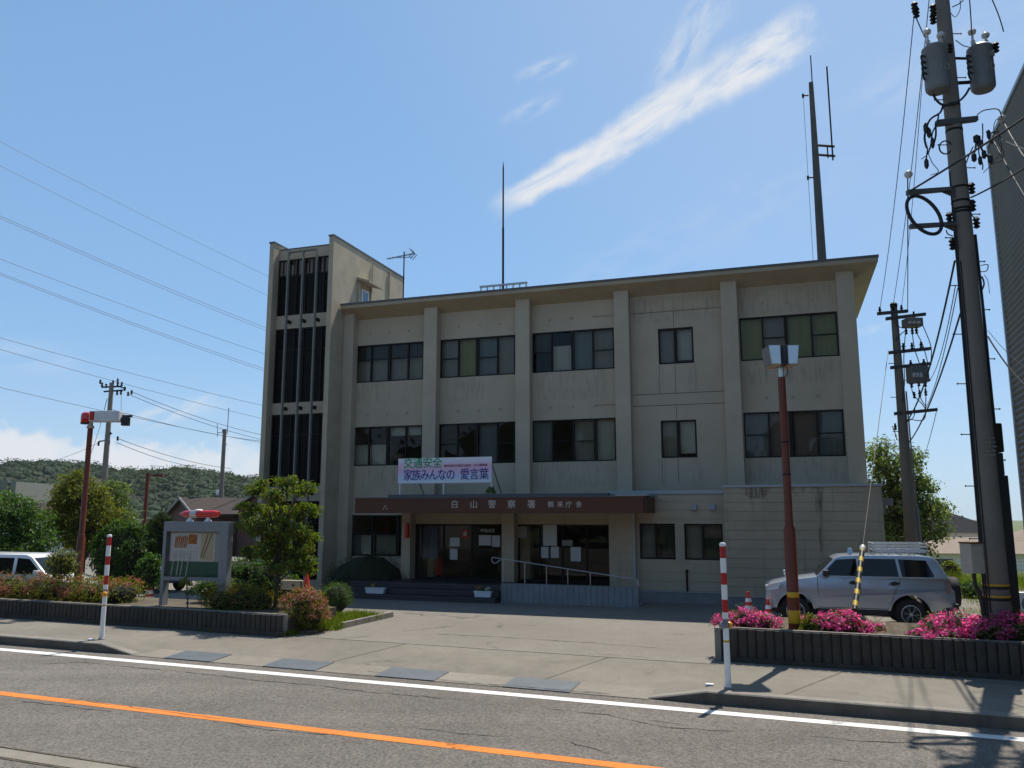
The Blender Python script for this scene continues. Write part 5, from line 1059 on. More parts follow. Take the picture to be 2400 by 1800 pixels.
MY = 28.0
def mid_pole():
    b = AY(2137, 1272, MY); X = b.x; t = thing('utility_pole', 'slim concrete utility pole with four cross arms behind the silver car', 'utility pole', Vector((X, MY, 0)))
    L = lambda a, bb, dy=0: AY(*Z8(a, bb), MY + dy) - Vector((X, MY, 0))
    H = L(372, 450).z; rad = lambda z: .235 - .125 * z / H
    p = MB(); p.lathe((0, 0, 0), [(rad(z), z) for z in (0, 2, 4, 6, 8, H)], 20); p.build('pole', M['concrete'], t, smooth=True)
    q = MB(); q.lathe((0, 0, H), [(.12, -.12), (.125, 0), (.08, .05)], 16); q.build('pole_cap', M['bronze'], t)
    for a, bb, c, d in ((295, 512, 490, 495), (350, 545, 605, 515), (370, 765, 635, 738), (380, 862, 640, 835), (405, 1160, 680, 1133)):
        p0, p1 = L(a, bb, -.1), L(c, d, -.1); q = MB(); n = Vector((0, 0, .055)); k = Vector((0, .05, 0)); q.add([p0 - n - k, p1 - n - k, p1 + n - k, p0 + n - k, p0 - n + k, p1 - n + k, p1 + n + k, p0 + n + k], [(0, 1, 2, 3), (7, 6, 5, 4), (0, 4, 5, 1), (3, 2, 6, 7), (1, 5, 6, 2), (0, 3, 7, 4)]); q.build('cross_arm', M['arm'], t)
    for a, bb in ((310, 490), (398, 470), (450, 478), (462, 725), (518, 722), (577, 715), (530, 520), (510, 835), (595, 828), (515, 970), (562, 962), (604, 965), (533, 1040), (568, 1030), (607, 1022), (480, 625), (520, 625), (547, 622), (410, 1245)):
        c = L(a, bb, -.1); q = MB(); q.lathe(c, [(.02, -.12), (.06, -.08), (.03, -.03), (.065, .01), (.03, .06), (.04, .12)], 8); q.build('insulator', M['bronze'], t, smooth=True)
    a, bb = L(470, 600, -.1), L(570, 545, -.1); q = MB(); q.box(a.x, bb.x, -.32, .12, a.z, bb.z); q.build('switch_box', M['tank'], t, bevel=.03)
    for k in range(3): c = L(500 + 28 * k, 572, -.3); q = MB(); q.lathe(c - Vector((0, .06, 0)), [(.05, -.05), (.055, .03), (.03, .06)], 10, axis='y'); q.build('bushing', M['ceramic'], t, smooth=True)
    a, bb = L(500, 960, -.1), L(605, 855, -.1); q = MB(); q.box(a.x, bb.x, -.34, .12, a.z, bb.z); q.build('transformer', M['tank'], t, bevel=.04)
    for k in range(3): c = L(533 + 22 * k, 908, -.34); q = MB(); q.lathe(c, [(.05, -.08), (.055, .04), (.03, .08)], 10); q.build('bushing', M['ceramic'], t, smooth=True)
    q = MB(); a, bb = L(500, 962, -.12), L(635, 940, -.12); q.tube([a, bb], .05, 8); q.build('transformer_bracket', M['gray'], t)
    def lead(pts, r=.016):
        q = MB(); q.tube(wiggle([L(x, y, -.2) for x, y in pts], 4), r, 5); q.build('jumper_cable', M['cable'], t, smooth=True)
    for pts in ([(475, 640), (465, 800), (470, 960), (455, 1080)], [(520, 640), (535, 740), (565, 830)], [(550, 640), (590, 720), (620, 830)], [(515, 985), (530, 1040), (600, 1120), (600, 1190), (560, 1205), (500, 1195), (480, 1215)], [(560, 980), (575, 1060), (605, 1110)], [(605, 985), (608, 1060), (605, 1160)], [(575, 1040), (540, 1110), (530, 1180), (480, 1215)], [(410, 690), (440, 650), (470, 625)], [(400, 560), (440, 600), (470, 600)], [(580, 570), (640, 720), (640, 830)], [(390, 1240), (410, 1290), (420, 1330)]): lead(pts)
    for k in range(12): z = 2.2 + k * .6; s = 1 if k % 2 else -1; q = MB(); q.tube([(s * rad(z) * .9, 0, z), (s * (rad(z) + .2), 0, z)], .014, 5); q.build('step_bolt', M['bronze'], t)
    q = MB(); q.tube([(rad(0) + .05, -.05, 0), (rad(3) + .05, -.05, 3.2)], .06, 8); q.tube([(rad(3) + .03, -.05, 3.2), (rad(7) + .03, -.05, 7.2)], .025, 6); q.build('riser_pipe', M['gray'], t, smooth=True)
    return L, Vector((X, MY, 0))
ML, MP = mid_pole()
mp = lambda a, b: ML(a, b, -.1) + MP
for k, (a, b, c, d, r, dr, lb) in enumerate(((530, 110, 310, 480, .010, .35, 'thin power line reaching the left arm tip of the slim pole'), (632, -30, 395, 462, .010, .35, 'thin power line reaching the cap of the slim pole'), (600, 300, 450, 470, .008, .30, 'thin power line running from the left transformer to the slim pole'), (490, 1130, 490, 490, .014, .05, 'dark cable from the big pole side arm to the slim pole'))):
    wire(lb, sag(P7(a, b, -.1), mp(c, d), dr), r)
wire('thick cable from the middle of the big pole down to the lower slim pole arm', sag(P8(795, 170, BPY), mp(480, 1215), .5), .022)
wire('thick cable from the big pole down behind the slim pole trunk', sag(P8(832, 510, BPY), mp(500, 1345), .3), .020)
wire('thin line from the big pole to the transformer arm of the slim pole', sag(P8(800, 330, BPY), mp(635, 940), .3), .010)
wire('thin line beside it from the big pole to the lowest slim pole arm', sag(P8(815, 345, BPY), mp(600, 1140), .3), .010)
wire('thin hanging line dropping from the lowest slim pole arm to the right', sag(mp(678, 1140), P8(580, 1490, 40), .1), .012)
for (a, b), (c, d), r, lb in (((500, 1240), (1244, 720), .022, 'thick cable rising right from the side arm past the grey warehouse'), ((900, 1280), (1244, 1045), .018, 'cable leaving the pole to the right below the thick one'), ((1050, 920), (1244, 1235), .014, 'cable dropping right from the fuse cluster on the big pole'), ((1110, 790), (1244, 985), .014, 'cable dropping right from the white insulator on the big pole'), ((1040, 870), (1244, 925), .010, 'thin line running right from the fuse cluster to the frame edge')):
    p = P7(a, b, -.1); q = P7(c, d, -3.0); q2 = p + (q - p) * 2.2; wire(lb, sag(p, q2, .12), r)
p = P8(1010, 660, BPY); q = P8(1240, 892, BPY - 1.5); wire('cable sagging right from the pole to the warehouse wall', sag(p, p + (q - p) * 1.8, .25), .016)
p = P8(1010, 620, BPY); q = P8(1240, 790, BPY - 1.5); wire('very thin line sagging right towards the warehouse wall', sag(p, p + (q - p) * 1.8, .2), .006)
# guy wire with striped guard
def guy():
    a = AY(2003, 1430, 19.1); b = mp(365, 745); d = (b - a).normalized(); t = thing('guy_wire', 'leaning guy wire with black and yellow striped guard in front of the silver car', 'guy wire', a)
    w = MB(); w.tube([(0, 0, 0), b - a], .011, 6); w.build('cable', M['cable'], t)
    Lg = 2.1; n = 18; g = MB(); prof = [(.062, -.01)] + [(.06, Lg * i / n) for i in range(n + 1)]
    m_ = bpy.data.materials.new('striped_guard'); m_.use_nodes = True; nt = m_.node_tree; N = nt.nodes; K = nt.links; bs = N['Principled BSDF']; bs.inputs['Roughness'].default_value = .5
    tc = N.new('ShaderNodeTexCoord'); wv = N.new('ShaderNodeTexWave'); wv.bands_direction = 'DIAGONAL'; wv.inputs['Scale'].default_value = .95; wv.inputs['Distortion'].default_value = .3; K.new(tc.outputs['Object'], wv.inputs[0]); cr = N.new('ShaderNodeValToRGB'); cr.color_ramp.interpolation = 'CONSTANT'; cr.color_ramp.elements[0].color = (.012, .012, .012, 1); cr.color_ramp.elements[1].position = .66; cr.color_ramp.elements[1].color = (.55, .36, .02, 1); K.new(wv.outputs['Fac'], cr.inputs[0]); K.new(cr.outputs[0], bs.inputs['Base Color'])
    g.tube([d * (Lg * i / n) for i in range(n + 1)], .06, 12); g.build('guard', m_, t, smooth=True)
    c = MB(); c.tube([d * Lg, d * (Lg + .09), d * (Lg + .16), d * (Lg + .22)], [.062, .075, .06, .02], 12); c.build('guard_cap', M['ceramic'], t, smooth=True)
    f = MB(); f.tube([d * .02, d * (-a.z / d.z)], .02, 8); f.build('anchor_rod', M['plast'], t)
guy()
# meter box on its post
def meter():
    Y = 16.0; a = AY(1650 + 1790 / 2.949, 1150 + 365 / 2.949, Y); b = AY(1650 + 1930 / 2.949, 1150 + 570 / 2.949, Y); t = thing('meter_box', 'rusty cream metal box on a post beside the big utility pole', 'meter box', Vector(((a.x + b.x) / 2, Y, .60)), R(14))
    w = (b.x - a.x) / 2 * .86; z0, z1 = b.z - .60, a.z - .60; m_ = mat('cream_metal', (.40, .36, .29), .55, .12, 4, streak=.7, streak_col=(.12, .05, .02))
    q = MB(); q.box(-w, w, -.12, .16, z0, z1); q.build('cabinet', m_, t, bevel=.008); q = MB(); q.box(-w - .01, w + .01, -.15, .17, z1 + .002, z1 + .03); q.build('lid', mat('rust', (.12, .045, .02), .9, .3, 10), t)
    q = MB(); q.box(-w + .02, w - .02, -.128, -.121, z0 + .03, z1 - .04); q.build('door', m_, t); q = MB(); q.tube(wiggle([(0, .02, z0), (.02, .02, z0 - .25), (.10, 0, z0 - .5), (.14, 0, 0)], 6), .035, 8); q.tube(wiggle([(.04, .05, z0), (.06, .05, z0 - .25), (.15, .03, z0 - .5), (.18, .03, 0)], 6), .028, 8); q.build('post', M['plast'], t, smooth=True)
meter()

# left background utility pole and radio mast
def far_pole():
    Y = 55; b = AY(243, 1140, Y); t = thing('utility_pole', 'distant utility pole with crowded cross arms above the olive tree', 'utility pole', Vector((b.x, Y, -2)))
    L = lambda x, y: AY(x, y, Y) - Vector((b.x, Y, -2))
    H = L(271, 897).z; p = MB(); top = L(271, 897)
    p.lathe((0, 0, 0), [(.22, 0), (.19, H * .5), (.14, H)], 14); p.build('pole', M['concrete'], t, smooth=True)
    q = MB()
    def z1(a, bb): return L(a / 3.687, 850 + bb / 3.687) - Vector((top.x, 0, 0))
    dx = Vector((0, 0, 0))
    def bar(p0, p1, r): q = MB(); q.tube([z1(*p0), z1(*p1)], r, 6); q.build('cross_arm', M['bronze'], t)
    bar((910, 212), (1080, 205), .06); bar((930, 250), (1095, 238), .06); bar((1040, 200), (1120, 225), .05); bar((890, 680), (960, 672), .05); bar((965, 610), (1000, 612), .06)
    for p_ in ((915, 190), (950, 200), (1010, 170), (1050, 160), (1050, 190), (900, 165), (1085, 185), (1110, 225), (1045, 262), (1078, 258), (1140, 270), (1170, 256), (980, 610), (975, 640), (975, 685), (885, 700), (1050, 655)):
        q = MB(); c = z1(*p_); q.lathe(c, [(.03, -.16), (.09, -.08), (.05, 0), (.09, .08), (.03, .16)], 8); q.build('insulator', M['bronze'], t)
    bar((1050, 130), (1050, 200), .025); bar((1010, 150), (1012, 200), .02); bar((960, 310), (900, 530), .02); bar((1080, 270), (1080, 430), .012)
    return lambda a, bb: z1(a, bb) + Vector((b.x, Y, -2))
FP = far_pole()
def line(label, p0, p1, r=.018, drop=.25, ext=1.0): wire(label, sag(p0, p0 + (p1 - p0) * ext, drop), r, 'wires left of the tower')
def bgpt(x, y, Y): return AY(x, y, Y)
zz1 = lambda a, b, Y: AY(a / 3.687, 850 + b / 3.687, Y)
for (a, b), (c, d), lb in (((1180, 256), (2212, 600), 'upper of two thin wires leaving the distant pole top to the right'), ((1140, 272), (2212, 640), 'lower of two thin wires leaving the distant pole top to the right'), ((1000, 405), (2212, 660), 'thin wire leaving the distant pole below its arms'), ((1050, 655), (1900, 890), 'thin wire sinking from the lower bracket of the distant pole'), ((1040, 690), (1700, 890), 'lowest thin wire sinking from the distant pole to the hill')):
    line(lb, FP(a, b), zz1(c, d, 75), .02, .3, 1.15)
line('short guy wire from the distant pole down to the left', FP(905, 530), zz1(790, 780, 54), .015, .0); line('thin line from the distant pole sinking left behind the red beacon', FP(890, 690), zz1(580, 800, 62), .014, .1, 1.6)
D_ = 1.085
for k, (y0, y1, x1, lb) in enumerate(((290, 585, 575, 'uppermost wire crossing the sky left of the tower'), (342, 627, 575, 'second wire from the top crossing the sky left of the tower'), (450, 697, 572, 'third wire from the top, close above the fourth, left of the tower'), (455, 703, 572, 'fourth wire from the top, close below the third, left of the tower'), (543, 753, 567, 'fifth wire from the top crossing the sky left of the tower'), (573, 785, 567, 'sixth wire from the top, upper of a close pair, left of the tower'), (577, 790, 567, 'seventh wire from the top, lower of a close pair, left of the tower'), (713, 865, 565, 'third wire from the bottom, high above the distant pole'), (738, 893, 563, 'wire passing just over the top of the distant pole'), (820, 945, 560, 'wire passing just behind the red beacon lamp'))):
    a = AY(0, y0 * D_, 42); b = AY(x1 * D_, y1 * D_, 62); d = b - a; hang = (AY(x1 * D_ / 2, (y0 + y1) / 2 * D_ + 6, 52) - (a + b) / 2)
    wire(lb, sag(a - d * .6, a + d * 1.5, .5), .010 if k < 2 else .013, 'wires crossing the sky left of the tower')
def radio_mast():
    Y = 75; b = AY(516, 1200, Y); t = thing('radio_mast', 'slender grey radio mast with whip aerial behind the brown gabled house', 'mast', Vector((b.x, Y, -3)))
    L = lambda a, bb: AY(a / 3.687, 850 + bb / 3.687, Y) - Vector((b.x, Y, -3)); H = L(1935, 575).z
    p = MB(); p.lathe((0, 0, 0), [(.24, 0), (.2, H * .6), (.17, H)], 12); p.build('pole', M['concrete'], t, smooth=True)
    dx = L(1935, 575).x
    for pts, r in (([(1955, 620), (1970, 390)], .03), ([(1870, 605), (1935, 605)], .03), ([(1870, 530), (1872, 640)], .025), ([(1925, 705), (1955, 705)], .03), ([(1915, 590), (1945, 588)], .12)):
        q = MB(); q.tube([L(*x) - Vector((dx, 0, 0)) for x in pts], r, 6); q.build('aerial', M['bronze'], t)
    q = MB(); c = L(1880, 1125) - Vector((dx, 0, 0)); q.ellip(c, .25, .12, .25); q.build('dish', M['white'], t, smooth=True)
radio_mast()

# ---------------------------------------------------------------- things on the roof
def roofplane(px, py, off):
    x, z = FL(px, py, off); return BL(x, off, z)
def roof_mast():
    off = 3.2; b = roofplane(1926, 600, off); t = thing('antenna_mast', 'weathered concrete antenna mast standing on the right end of the roof', 'mast', Vector((b.x, b.y, 11.82)), -BA)
    S = lambda a, bb: (lambda q: Vector(((q - Vector((b.x, b.y, 11.82))).dot(bex), 0, q.z - 11.82)))(roofplane(1000 + a / 2.011, bb / 2.011, off))
    H = S(1808, 390).z; sx = 0
    q = MB(); q.lathe((0, 0, 0), [(.18, 0), (.145, H * .5), (.09, H)], 16); q.build('pole', M['mastc'], t, smooth=True)
    x0 = S(1858, 1200).x; f = lambda a, bb: Vector((S(a, bb).x - (x0 + (S(1808, 390).x - x0) * 0), 0, S(a, bb).z))
    q = MB(); z = H; q.tube([(.05, 0, z - .4), (.05, 0, f(1808, 262).z)], .025, 6); q.build('whip_aerial', M['bronze'], t)
    dx = lambda a, bb: f(a, bb) - Vector((0, 0, 0))
    q = MB(); p0, p1 = S(1915, 755), S(1880, 315); xx = p0.x; q.tube([(xx, 0, p0.z), (xx, 0, p1.z)], .035, 6); q.build('side_aerial', M['bronze'], t)
    for y0, y1 in ((685, 705), (730, 745)):
        q = MB(); q.tube([(.1, 0, S(1840, y0).z), (xx + .1, 0, S(1840, y0).z - .15)], .05, 6); q.build('bracket', M['bronze'], t)
    q = MB(); q.tube([(xx - .18, 0, S(1840, 690).z - .1), (xx - .18, 0, S(1840, 740).z - .1)], .03, 6); q.build('bracket', M['bronze'], t)
    for yy in (450, 840): q = MB(); zq = S(1800, yy).z; q.tube([(-.12, 0, zq), (-.32, 0, zq + .03)], .03, 6); q.box(-.38, -.30, -.04, .04, zq - .06, zq + .1); q.build('clamp', M['bronze'], t)
    q = MB(); q.tube([(-.33, 0, S(1800, 450).z), (-.33, 0, .4)], .008, 5); q.build('cable', M['cable'], t)
    for s in (-1, 1): q = MB(); q.tube([(s * .12, 0, 1.05), (s * .75, 0, -.0)], .035, 6); q.build('brace', M['bronze'], t)
    q = MB(); q.tube([(.12, 0, 1.15), (.38, 0, 1.12), (.42, 0, -.0)], .03, 6); q.build('brace', M['bronze'], t)
roof_mast()
def flag_pole():
    off = 2.5; b = roofplane(1179, 672, off); t = thing('lightning_rod', 'thin upright metal rod standing at the middle of the roof', 'rod', Vector((b.x, b.y, 11.82)), -BA); H = roofplane(1179, 380, off).z - 11.82
    q = MB(); q.lathe((0, 0, 0), [(.05, 0), (.05, H * .55), (.04, H * .55), (.035, H - .3), (.01, H)], 10); q.build('rod', M['bronze'], t, smooth=True)
    x0 = FL(1125, 672, off)[0] - FL(1179, 672, off)[0]; x1 = FL(1236, 666, off)[0] - FL(1179, 672, off)[0]; zt = max(.25, FL(1179, 672, off)[1] - 11.82 + .05)
    q = MB(); q.box(x0, x1, -.06, .06, zt, zt + .07)
    for x in np.linspace(x0 + .05, x1 - .05, 8): q.box(x - .02, x + .02, -.05, .05, 0, zt - .001)
    q.build('base_frame', M['metal'], t)
flag_pole()
def tv_aerial():
    off = 1.5; b = roofplane(600 + 1272 / 3.687, 500 + 740 / 3.687, off); t = thing('tv_aerial', 'thin television aerial on a mast beside the stair tower', 'aerial', Vector((b.x, b.y, 11.82)), -BA)
    S = lambda a, bb: (lambda q: Vector(((q - b).dot(bex), 0, q.z - 11.82)))(roofplane(600 + a / 3.687, 500 + bb / 3.687, off)); H = S(1272, 360).z
    q = MB(); q.tube([(0, 0, 0), (0, 0, H + .15)], .03, 8); q.build('mast', M['bronze'], t)
    p0, p1 = S(1130, 395), S(1365, 348); q = MB(); q.tube([p0, p1], .02, 6); q.tube([S(1220, 385), S(1340, 378)], .014, 6)
    for k in range(9): c = p0.lerp(p1, .08 + k * .1); q.tube([c - Vector((0, .16, 0)), c + Vector((0, .16, 0))], .009, 5)
    for a, bb in (((1365, 348), (1340, 310)), ((1375, 345), (1335, 393))): q.tube([S(*a), S(*bb)], .018, 5); q.tube([S(*a) + Vector((0, .2, 0)), S(*bb) + Vector((0, .2, 0))], .014, 5); q.tube([S(*a) - Vector((0, .2, 0)), S(*bb) - Vector((0, .2, 0))], .014, 5)
    q.build('aerial_arms', M['bronze'], t)
tv_aerial()

# ---------------------------------------------------------------- vehicles
def wheel(parent, x, y, r, w, side):
    t = MB(); t.lathe((x, y, r), [(r * .62, -w / 2), (r * .93, -w / 2), (r, -w * .36), (r, w * .36), (r * .93, w / 2), (r * .62, w / 2)], 28, axis='y'); o = t.build('wheel', M['tyre'], parent, smooth=True)
    f = MB(); ys = y + side * (w / 2 - .03); rr = r * .60
    f.lathe((x, ys, r), [(rr, -.05), (rr, .035), (rr * .92, .04), (rr * .88, 0), (rr * .88, -.05)], 28, axis='y')
    for k in range(6):
        a = 2 * math.pi * k / 6 + .2
        for da in (-.16, .16):
            p0 = Vector((math.cos(a) * rr * .18, 0, math.sin(a) * rr * .18)); p1 = Vector((math.cos(a + da) * rr * .92, 0, math.sin(a + da) * rr * .92)); f.tube([Vector((x, ys + side * .015, r)) + p0, Vector((x, ys + side * .015, r)) + p1], rr * .075, 6)
    f.lathe((x, ys + side * .0, r), [(rr * .26, -.02), (rr * .26, .025), (rr * .12, .035)] if side > 0 else [(rr * .12, -.035), (rr * .26, -.025), (rr * .26, .02)], 16, axis='y'); f.build('rim', M['rim'], o, smooth=True)
    d = MB(); d.lathe((x, y, r), [(rr * .99, -.05), (rr * .99, .05)], 20, axis='y'); d.build('brake_disc', M['black'], o); return o
def arch(cx, cz, r, z0, n=9):                # points of a wheel arch from the rear edge to the front edge
    a0 = math.asin((z0 - cz) / r); return [(cx + r * math.cos(math.pi - a0 - (math.pi - 2 * a0) * i / n), cz + r * math.sin(math.pi - a0 - (math.pi - 2 * a0) * i / n)) for i in range(n + 1)]
def side_panel(mb, poly, hw, off): 
    for s in (1, -1):
        P = [(a, s * (hw(b) + off), b) for a, b in poly]; mb.add(P if s < 0 else P[::-1], [tuple(range(len(P)))])
def suv():
    c = AY(1992, 1470, 22.2); S = .985; t = thing('parked_car', 'silver off road car with roof rack and rear spare wheel beside the station', 'car', Vector((c.x + .0, c.y, .11)), R(163)); t.scale = (S, S, S * 1.01)
    low = [(2.0, .42), (2.10, .52), (2.13, .66), (2.12, .82), (2.08, .98), (1.98, 1.06), (1.6, 1.15), (1.2, 1.215), (.80, 1.27), (-.6, 1.275), (-2.34, 1.27), (-2.40, 1.02), (-2.47, .96), (-2.49, .64), (-2.42, .50)] + arch(-1.39, .39, .475, .46) + [(-.8, .46), (.8, .46)] + arch(1.39, .39, .465, .46)
    hwb = lambda z: .905 - max(0, z - .95) * .10 - max(0, .6 - z) * .15
    m_ = MB(); m_.prism(low, lambda a, b: (a, -hwb(b) + (0 if abs(a) < 1.9 else (abs(a) - 1.9) * .35), b), lambda a, b: (a, hwb(b) - (0 if abs(a) < 1.9 else (abs(a) - 1.9) * .35), b)); body = m_.build('body', M['silver'], t, smooth=True, bevel=.028)
    hw = lambda z: .875 - (z - 1.27) * .20
    top = [(.83, 1.262), (.34, 1.745), (.18, 1.80), (-.2, 1.825), (-1.7, 1.83), (-1.98, 1.80), (-2.10, 1.72), (-2.35, 1.262)]
    m_ = MB(); m_.prism(top, lambda a, b: (a, -hw(b), b), lambda a, b: (a, hw(b), b)); m_.build('cabin', M['silver'], t, smooth=True, bevel=.03)
    for cx, r0 in ((-1.39, .475), (1.39, .465)):
        for s in (1, -1):
            P = arch(cx, .39, r0 + .055, .46, 14); Q = arch(cx, .39, r0 - .002, .46, 14)
            fl = MB(); V = [(a, s * (hwb(b) + .028), b) for a, b in P] + [(a, s * (hwb(b) + .03), b) for a, b in Q] + [(a, s * (hwb(b) - .02), b) for a, b in P]; n = len(P)
            fl.add(V, [(i, i + 1, n + i + 1, n + i) for i in range(n - 1)] + [(2 * n + i, 2 * n + i + 1, i + 1, i) for i in range(n - 1)]); fl.build('wheel_arch_flare', M['silver'], t, smooth=True)
    for s_, nm in ((1, 1), (-1, 1)):
        for poly in ([(.70, 1.305), (.33, 1.685), (.27, 1.715), (-.18, 1.74), (-.20, 1.305)], [(-.30, 1.305), (-.28, 1.742), (-1.12, 1.742), (-1.18, 1.305)], [(-1.25, 1.305), (-1.19, 1.738), (-1.84, 1.72), (-2.0, 1.345), (-1.97, 1.305)]):
            w = MB(); P = [(a, s_ * (hw(b) + .006), b) for a, b in poly]; w.add(P if s_ < 0 else P[::-1], [tuple(range(len(P)))]); w.build('side_window', M['cargl'], t)
    w = MB(); f = lambda z: .83 - (z - 1.262) * (.49 / .483) + .006; w.add([(f(1.30), -.78, 1.30), (f(1.30), .78, 1.30), (f(1.72), .70, 1.72), (f(1.72), -.70, 1.72)], [(0, 1, 2, 3)]); w.build('windscreen', M['cargl'], t)
    w = MB(); f = lambda z: -2.35 + (z - 1.262) * (.25 / .458) - .006; w.add([(f(1.32), -.74, 1.32), (f(1.68), -.68, 1.68), (f(1.68), .68, 1.68), (f(1.32), .74, 1.32)], [(0, 1, 2, 3)]); w.build('rear_window', M['cargl'], t)
    d = MB()
    for s in (1, -1):
        for x0, z0, x1, z1 in ((.80, .50, .80, 1.24), (-.24, .50, -.24, 1.28), (-1.0, .80, -1.22, 1.28), (-.96, .62, -1.0, .8)):
            p0 = Vector((x0, s * (hwb(z0) + .0025), z0)); p1 = Vector((x1, s * (hwb(z1) + .0025), z1)); d.tube([p0, p1], .006, 4)
        d.tube([(.80, s * (hwb(.5) + .003), .5), (-.92, s * (hwb(.5) + .003), .5)], .006, 4)
    d.build('door_gap', M['plast'], t)
    for s in (1, -1): m_ = MB(); m_.box(-.85, .85, s * .90 - .05, s * .90 + .03, .34, .455); m_.build('side_step', M['plast'], t, bevel=.012)
    m_ = MB(); m_.box(-2.40, -1.9, -.80, .80, .40, .55); m_.box(-2.53, -2.41, -.78, .78, .52, .66); m_.box(1.75, 2.12, -.78, .78, .34, .47); m_.build('bumper_skirt', M['plast'], t, bevel=.02)
    m_ = MB(); m_.box(-2.3, 1.9, -.7, .7, .30, .46); m_.build('underbody', M['black'], t)
    for s in (1, -1):
        for x in (-.20 + .12, -1.06):
            h = MB(); h.tube([(x - .12, s * (hwb(1.14) + .02), 1.14), (x, s * (hwb(1.14) + .035), 1.145), (x + .10, s * (hwb(1.14) + .02), 1.14)], .026, 8); h.ellip((x, s * (hwb(1.14) + .002), 1.14), .08, .012, .05); h.build('door_handle', M['plast'], t, smooth=True)
        k = MB(); k.box(.52, .66, s * .97 - .11, s * .97 + .11, 1.29, 1.45); k.build('wing_mirror', M['plast'], t, bevel=.03)
        l = MB(); P = [(2.085, .88), (2.075, 1.0), (1.98, 1.055), (1.72, 1.09), (1.80, .93)]; Q = [(a, s * (hwb(b) + .004 - max(0, a - 1.9) * .33), b) for a, b in P]; l.add(Q if s < 0 else Q[::-1], [tuple(range(5))]); l.box(2.05, 2.12, s * .52 - .18 if s > 0 else s * .52 - .18, s * .52 + .18, .87, 1.0); l.build('headlight', M['headl'], t)
        r_ = MB(); P = [(-2.25, .92), (-2.38, .92), (-2.38, 1.20), (-2.28, 1.22)]; Q = [(a, s * (hwb(b) + .004 - max(0, abs(a) - 1.9) * .33), b) for a, b in P]; r_.add(Q if s > 0 else Q[::-1], [tuple(range(4))]); r_.build('tail_light', mat('tail_lamp', (.30, .22, .22), .2), t)
        g = MB(); g.box(2.10, 2.125, s * .62 - .12, s * .62 + .12, .58, .68); g.build('fog_light', M['headl'], t)
    q = MB(); q.box(2.08, 2.12, -.34, .34, .84, 1.02); q.build('grille', M['plast'], t, bevel=.01)
    q = MB(); q.lathe((-2.60, -.12, .88), [(.2, -.11), (.37, -.10), (.39, -.04), (.39, .08), (.37, .11)], 28, axis='x'); sp = q.build('spare_wheel', M['tyre'], t, smooth=True)
    q = MB(); q.lathe((-2.66, -.12, .88), [(.365, -.05), (.30, -.07), (.12, -.08)][::-1], 28, axis='x'); q.build('spare_cover', M['silver'], sp, smooth=True)
    for x in (1.39, -1.39):
        for s in (1, -1): wheel(t, x, s * .785, .385, .26, s)
    k = MB()
    for s in (1, -1):
        for z in (1.96, 2.04, 2.12): k.tube([(-.66, s * .56, z), (-1.94, s * .56, z)], .017, 6)
        for x in (-.66, -1.0, -1.3, -1.62, -1.94): k.tube([(x, s * .56, 1.83), (x, s * .56, 2.12)], .015, 6)
    for x in (-.66, -.9, -1.14, -1.38, -1.62, -1.94): k.tube([(x, -.56, 1.95), (x, .56, 1.95)], .014, 6)
    for x in (-.66, -1.94):
        for z in (2.04, 2.12): k.tube([(x, -.56, z), (x, .56, z)], .015, 6)
    k.build('roof_rack', mat('rack_silver', (.62, .62, .60), .35, metal=.5), t)
    k = MB(); k.box(-1.9, -.7, .572, .59, 1.90, 1.99); k.build('rack_board', M['white'], t)
    k = MB(); k.lathe((-.08, .42, 1.83), [(.06, 0), (.065, .05), (.055, .14), (.03, .17)], 12); k.build('roof_lamp', mat('pale_blue_lens', (.35, .48, .65), .2), t, smooth=True)
    k = MB(); k.tube([(1.55, .62, 1.16), (1.62, .66, 1.32)], .012, 6); k.ellip((1.62, .67, 1.36), .035, .07, .06); k.build('fender_mirror', M['silver'], t, smooth=True)
    return t
tag(uvbox('parking_pad', -.75, 4.5, 22.2, 26.5, -.02, .11, M['walk']), kind='structure')
suv()

